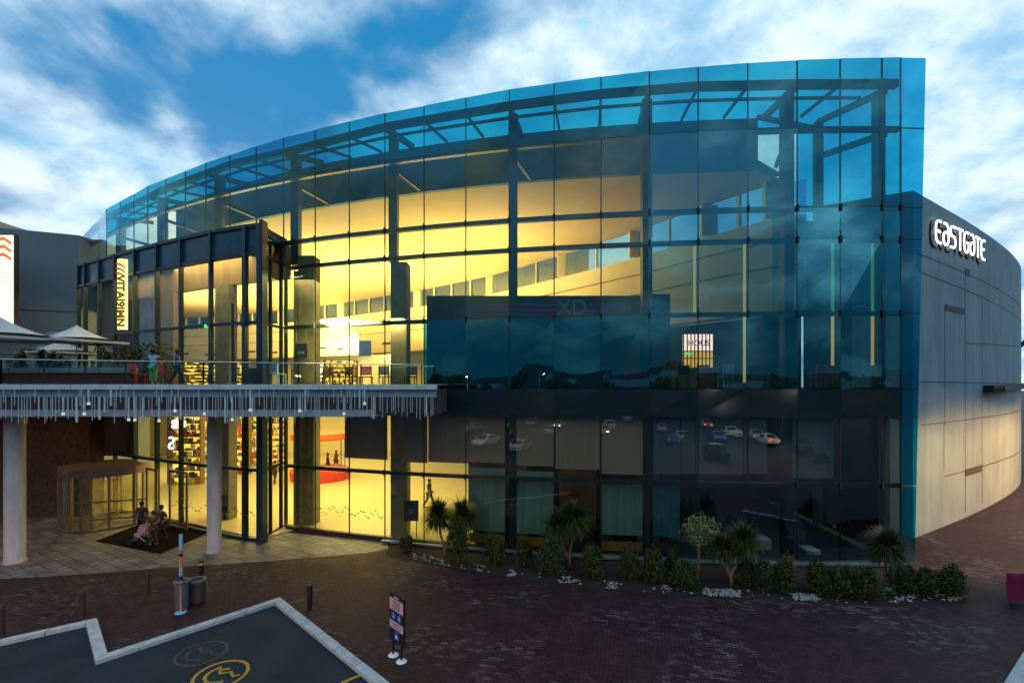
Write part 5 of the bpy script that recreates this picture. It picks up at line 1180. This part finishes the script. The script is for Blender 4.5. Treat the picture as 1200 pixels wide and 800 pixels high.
for row, yb in enumerate((-11, -26, -33, -48)):
    for cnum in range(7):
        if random.random() < .15: continue
        mt = random.choice(('silver', 'cwhite', 'cwhite', 'silver', 'cblack', 'red', 'blue')); x = -30+cnum*9.5+random.uniform(-2, 2)+row*2
        key = (mt, row % 2 == 1 and k % 3 == 0)
        if key not in cp: o = cp[key] = car(mt, key[1])
        else: o = copy_tree(cp[key])
        place(o, (x, yb, .01), PI/2+random.uniform(-.05, .05)+(PI if random.random() < .5 else 0), '%s car %s from left in the %s parking row behind the viewpoint' % (names[mt], ords[cnum], ['nearest', 'second', 'third', 'farthest'][row]), 'cars parked behind the viewpoint'); k += 1
def lamp_post(x, y, h, label, power=None):
    t = thing('street_lamp', label, 'street lamp', (x, y, 0), 'street lamps around the car park'); m = MB(); m.tube([(x, y, 0), (x, y, h)], [.09, .05], 'steel', 8); m.build('post', t)
    m = MB(); m.tube([(x, y, h), (x+.5, y, h+.1), (x+1.1, y, h+.1)], .035, 'steel', 6); m.build('arm', t); m = MB(); m.box((x+1.25, y, h+.1), (.5, .22, .09), 'steel'); m.build('lamp_head', t)
    m = MB(); m.box((x+1.25, y, h+.04), (.4, .18, .04), 'street_lamp'); m.build('lens', t)
lamp_post(17.0, -22, 6.3, 'lit street lamp behind the viewpoint, reflected left of the pair'); lamp_post(28, -20, 6.3, 'lit street lamp behind the viewpoint, reflected right of the pair'); lamp_post(-17.2, -2.5, 8.2, 'street lamp behind the viewpoint on the entrance side'); lamp_post(-26, -60, 8.5, 'tall street lamp at the left side of the car park')
# flood lamp for the right wall (outside the picture): hooded head, light only below the hood
fx, fy, fz = 39.5, 25.0, 5.45
t = thing('flood_lamp', 'hooded floodlight post standing right of the curved concrete wall', 'street lamp', (fx, fy, 0)); m = MB(); m.tube([(fx+.5, fy-.5, 0), (fx+.5, fy-.5, fz+.1)], .08, 'steel'); m.bar((fx+.5, fy-.5, fz+.1), (fx+.2, fy-.2, fz+.1), .06, .06, 'steel'); m.build('post', t); m = MB(); m.box((fx, fy, fz+.11), (.74, .74, .06), 'black')
for a_, b_, c_, d_ in ((-.36, 0, .03, .74), (.36, 0, .03, .74), (0, -.36, .69, .03), (0, .36, .69, .03)): m.box((fx+a_, fy+b_, fz+.04), (c_, d_, .08), 'black')
m.build('hood', t)
o = copy_tree(t); place(o, (25.5, 17.5, 0), 0, 'hooded floodlight post before the near end of the concrete wall')
def light(kind, loc, e, col, size=1, rot=(0, 0, 0), size_y=None, name='lamp_light', **kw):
    ld = bpy.data.lights.new(name, kind); ld.energy = e; ld.color = col
    if kind == 'AREA':
        ld.size = size
        if size_y: ld.shape = 'RECTANGLE'; ld.size_y = size_y
    elif kind in ('POINT', 'SPOT'): ld.shadow_soft_size = size
    for k_, v_ in kw.items(): setattr(ld, k_, v_)
    o = bpy.data.objects.new(name, ld); COL.objects.link(o); o.location = loc; o.rotation_euler = rot; return o
WARM = (1, .78, .36); YEL = (1, .78, .27)
# hall up-lights (first floor) – face upwards, hidden below shop roofs
light('AREA', (-14, 42, 11.2), 7500, WARM, 22, (PI, 0, 0), 12, name='hall_uplight')
light('AREA', (-2, 33, 12.4), 900, WARM, 8, (PI, 0, 0), 5, name='hall_uplight')
light('AREA', (-33, 52, 11.2), 7500, WARM, 20, (PI, 0, 0), 14, name='hall_uplight')
light('AREA', (-16, 34, 13.2), 500, WARM, 10, (0, 0, 0), 6, name='hall_downlight')
light('AREA', (-22, 58, 12.0), 2600, WARM, 20, (math.radians(90), 0, 0), 3, name='wall_washer')
# ground floor down-lights, with added fills below
light('AREA', (-13, 32, 6.0), 2100, YEL, 12, (0, 0, 0), 10, name='ground_downlight')
light('AREA', (-5.0, 28, 6.0), 420, (1, .85, .18), 5, (0, 0, 0), 6, name='ground_downlight')
light('AREA', (-20, 42, 6.0), 2400, YEL, 20, (0, 0, 0), 12, name='ground_downlight')
light('AREA', (-17.5, 26.9, 14.4), 330, WARM, 7, (0, 0, math.radians(-27)), 1.6, name='annexe_downlight')
light('AREA', (-24.5, 30.2, 14.4), 90, WARM, 4, (0, 0, math.radians(-27)), 1.2, name='annexe_downlight')
light('AREA', (-25, 23.5, 6.15), 60, (1, .55, .28), 5, (0, 0, 0), 3, name='soffit_fill')  # added fill under the deck for stone wall and pillars, no fitting
light('AREA', (-21.5, 27.2, 2.6), 60, YEL, 1.6, (0, 0, 0), 1.6, name='door_downlight')
light('AREA', (8.5, 23.2, 9.9), 26, (1, .85, .6), 5, (0, 0, 0), 1.5, name='cafe_fill')  # cafe fills added to brighten the chairs, no fittings
light('AREA', (-7.8, 23.3, 10.6), 420, WARM, 5, (math.radians(25), 0, 0), .8, name='cafe_fill')
light('AREA', (-8.5, 25.6, 13.0), 300, WARM, 6, (0, 0, 0), 2.5, name='cafe_fill')
for lx, ly, lz, le in ((18.2, -22, 6.2, 2600), (29.2, -20, 6.2, 2600), (-24.8, -60, 8.4, 2500), (-16, -2.5, 8.2, 3600)):
    light('SPOT', (lx, ly, lz-.1), le*1.1, (1, .50, .30), .12, (0, 0, 0), spot_size=math.radians(166), spot_blend=.25, name='street_light')
# flood lamp
for (x_, y_) in ((fx, fy), (25.5, 17.5)):
    light('SPOT', (x_, y_, fz), 9500 if x_ > 30 else 3000, (1, .46, .13) if x_ > 30 else (1, .58, .20), .05, (math.radians(88), 0, math.radians(20) if x_ > 30 else math.radians(12)), spot_size=math.radians(165), spot_blend=.3, name='flood_light')

# ------------------------------------------------------------------ sky
wd = bpy.data.worlds.new('World'); S.world = wd; wd.use_nodes = True; nt = wd.node_tree; nt.nodes.clear()
out = N(nt, 'ShaderNodeOutputWorld'); bg = N(nt, 'ShaderNodeBackground'); L(nt, bg.outputs[0], out.inputs[0])
tc = N(nt, 'ShaderNodeTexCoord'); sep = N(nt, 'ShaderNodeSeparateXYZ'); L(nt, tc.outputs['Generated'], sep.inputs[0])
sky = N(nt, 'ShaderNodeTexSky'); sky.sky_type = 'NISHITA'; sky.sun_disc = False; sky.sun_elevation = math.radians(3); sky.sun_rotation = math.radians(-35); sky.air_density = 1.2; sky.ozone_density = 3
def mth(op, a, b=None, c=None, clamp=False):
    n = N(nt, 'ShaderNodeMath', operation=op); n.use_clamp = clamp
    for i, v in enumerate((a, b, c)):
        if v is None: continue
        if isinstance(v, (int, float)): n.inputs[i].default_value = v
        else: L(nt, v, n.inputs[i])
    return n.outputs[0]
def mixc(f, a, b, bt='MIX'):
    n = N(nt, 'ShaderNodeMix', data_type='RGBA', blend_type=bt)
    for i, v in ((0, f), (6, a), (7, b)):
        if isinstance(v, (int, float)): n.inputs[i].default_value = v
        elif isinstance(v, tuple): n.inputs[i].default_value = (*v, 1)
        else: L(nt, v, n.inputs[i])
    return n.outputs[2]
zz = mth('MAXIMUM', sep.outputs['Z'], 0); den = mth('ADD', zz, .40)
cv = N(nt, 'ShaderNodeCombineXYZ'); L(nt, mth('DIVIDE', sep.outputs['X'], den), cv.inputs[0]); L(nt, mth('DIVIDE', sep.outputs['Y'], den), cv.inputs[1])
n1 = N(nt, 'ShaderNodeTexNoise'); n1.inputs["Scale"].default_value = 2.5; n1.inputs['Detail'].default_value = 9; n1.inputs['Roughness'].default_value = .5; n1.inputs['Distortion'].default_value = .25; 
off = N(nt, 'ShaderNodeVectorMath', operation='ADD'); L(nt, cv.outputs[0], off.inputs[0]); off.inputs[1].default_value = (5.5, 12.1, 0); L(nt, off.outputs[0], n1.inputs['Vector'])
# thin spot upper left, thick cloud to the right
gap = N(nt, 'ShaderNodeVectorMath', operation='DOT_PRODUCT'); L(nt, tc.outputs['Generated'], gap.inputs[0]); gap.inputs[1].default_value = Vector((-370, 564, 400)).normalized()
gm = N(nt, 'ShaderNodeMapRange', interpolation_type='SMOOTHSTEP'); gm.inputs[1].default_value = .94; gm.inputs[2].default_value = 1.0; gm.inputs[3].default_value = 0; gm.inputs[4].default_value = .055; L(nt, gap.outputs['Value'], gm.inputs[0])
rt = N(nt, 'ShaderNodeMapRange', interpolation_type='SMOOTHSTEP'); rt.inputs[1].default_value = -.1; rt.inputs[2].default_value = .6; rt.inputs[4].default_value = .10; L(nt, sep.outputs['X'], rt.inputs[0])
dens = mth('ADD', mth('SUBTRACT', n1.outputs[0], gm.outputs[0]), rt.outputs[0])
cm = N(nt, 'ShaderNodeMapRange', interpolation_type='SMOOTHSTEP'); cm.inputs[1].default_value = .33; cm.inputs[2].default_value = .53; L(nt, dens, cm.inputs[0])
n2 = N(nt, 'ShaderNodeTexNoise'); n2.inputs["Scale"].default_value = 4.0; n2.inputs['Detail'].default_value = 9; n2.inputs['Roughness'].default_value = .6; L(nt, off.outputs[0], n2.inputs['Vector'])
shade = N(nt, 'ShaderNodeMapRange', interpolation_type='SMOOTHSTEP'); shade.inputs[1].default_value = .35; shade.inputs[2].default_value = .65; L(nt, n2.outputs[0], shade.inputs[0])
cloud = mixc(shade.outputs[0], (.26, .52, .74), (.80, .92, .98))
skyb = mixc(.04, (.004, .19, .43), sky.outputs[0])
front = mixc(cm.outputs[0], skyb, cloud)
# behind the viewpoint: deep dusk blue with a few warm cloud bands
warmc = mixc(shade.outputs[0], (.10, .17, .24), (.60, .48, .30))
lowm = N(nt, 'ShaderNodeMapRange', interpolation_type='SMOOTHSTEP'); lowm.inputs[1].default_value = .05; lowm.inputs[2].default_value = .50; L(nt, sep.outputs['Z'], lowm.inputs[0])
bb = mixc(lowm.outputs[0], (.015, .105, .15), (.26, .48, .70))
bcm = N(nt, 'ShaderNodeMapRange', interpolation_type='SMOOTHSTEP'); bcm.inputs[1].default_value = .44; bcm.inputs[2].default_value = .62; bcm.inputs[4].default_value = .95; L(nt, n1.outputs[0], bcm.inputs[0])
lf = N(nt, 'ShaderNodeMapRange', interpolation_type='SMOOTHSTEP'); lf.inputs[1].default_value = .35; lf.inputs[2].default_value = -.5; L(nt, sep.outputs['X'], lf.inputs[0])
wc2 = mixc(lf.outputs[0], mixc(shade.outputs[0], (.30, .46, .58), (1.0, 1.12, 1.2)), warmc)
hl = N(nt, 'ShaderNodeMapRange', interpolation_type='SMOOTHSTEP'); hl.inputs[1].default_value = .04; hl.inputs[2].default_value = .28; hl.inputs[3].default_value = .16; L(nt, sep.outputs['Z'], hl.inputs[0])
back = mixc(mth('MULTIPLY', bcm.outputs[0], hl.outputs[0]), bb, wc2)
fb_ = N(nt, 'ShaderNodeMapRange', interpolation_type='SMOOTHSTEP'); fb_.inputs[1].default_value = -.25; fb_.inputs[2].default_value = .35; L(nt, sep.outputs['Y'], fb_.inputs[0])
allc = mixc(fb_.outputs[0], back, front)
L(nt, allc, bg.inputs[0]); bg.inputs[1].default_value = 1.0
sun = light('SUN', (0, 0, 60), .25, (1, .9, .8), name='sun'); sun.data.angle = math.radians(25); sun.rotation_euler = (math.radians(72), 0, math.radians(35+180))

# ------------------------------------------------------------------ camera and render settings
cd = bpy.data.cameras.new('camera'); cam = bpy.data.objects.new('camera', cd); COL.objects.link(cam); S.camera = cam
cam.location = (0, 0, EYE); cam.rotation_euler = (PI/2, 0, 0); cd.sensor_width = 36; cd.lens = 36*F/1200; cd.shift_y = 50/1200; cd.clip_end = 3000; cd.clip_start = .1
S.view_settings.view_transform = 'Standard'; S.view_settings.look = 'None'; S.view_settings.exposure = .28; S.view_settings.gamma = 1
try: S.view_settings.use_curve_mapping = False
except Exception: pass
S.render.engine = 'CYCLES'; cy = S.cycles; cy.max_bounces = 8; cy.transparent_max_bounces = 24; cy.glossy_bounces = 4; cy.diffuse_bounces = 4; cy.caustics_reflective = False; cy.caustics_refractive = False; cy.sample_clamp_indirect = 6
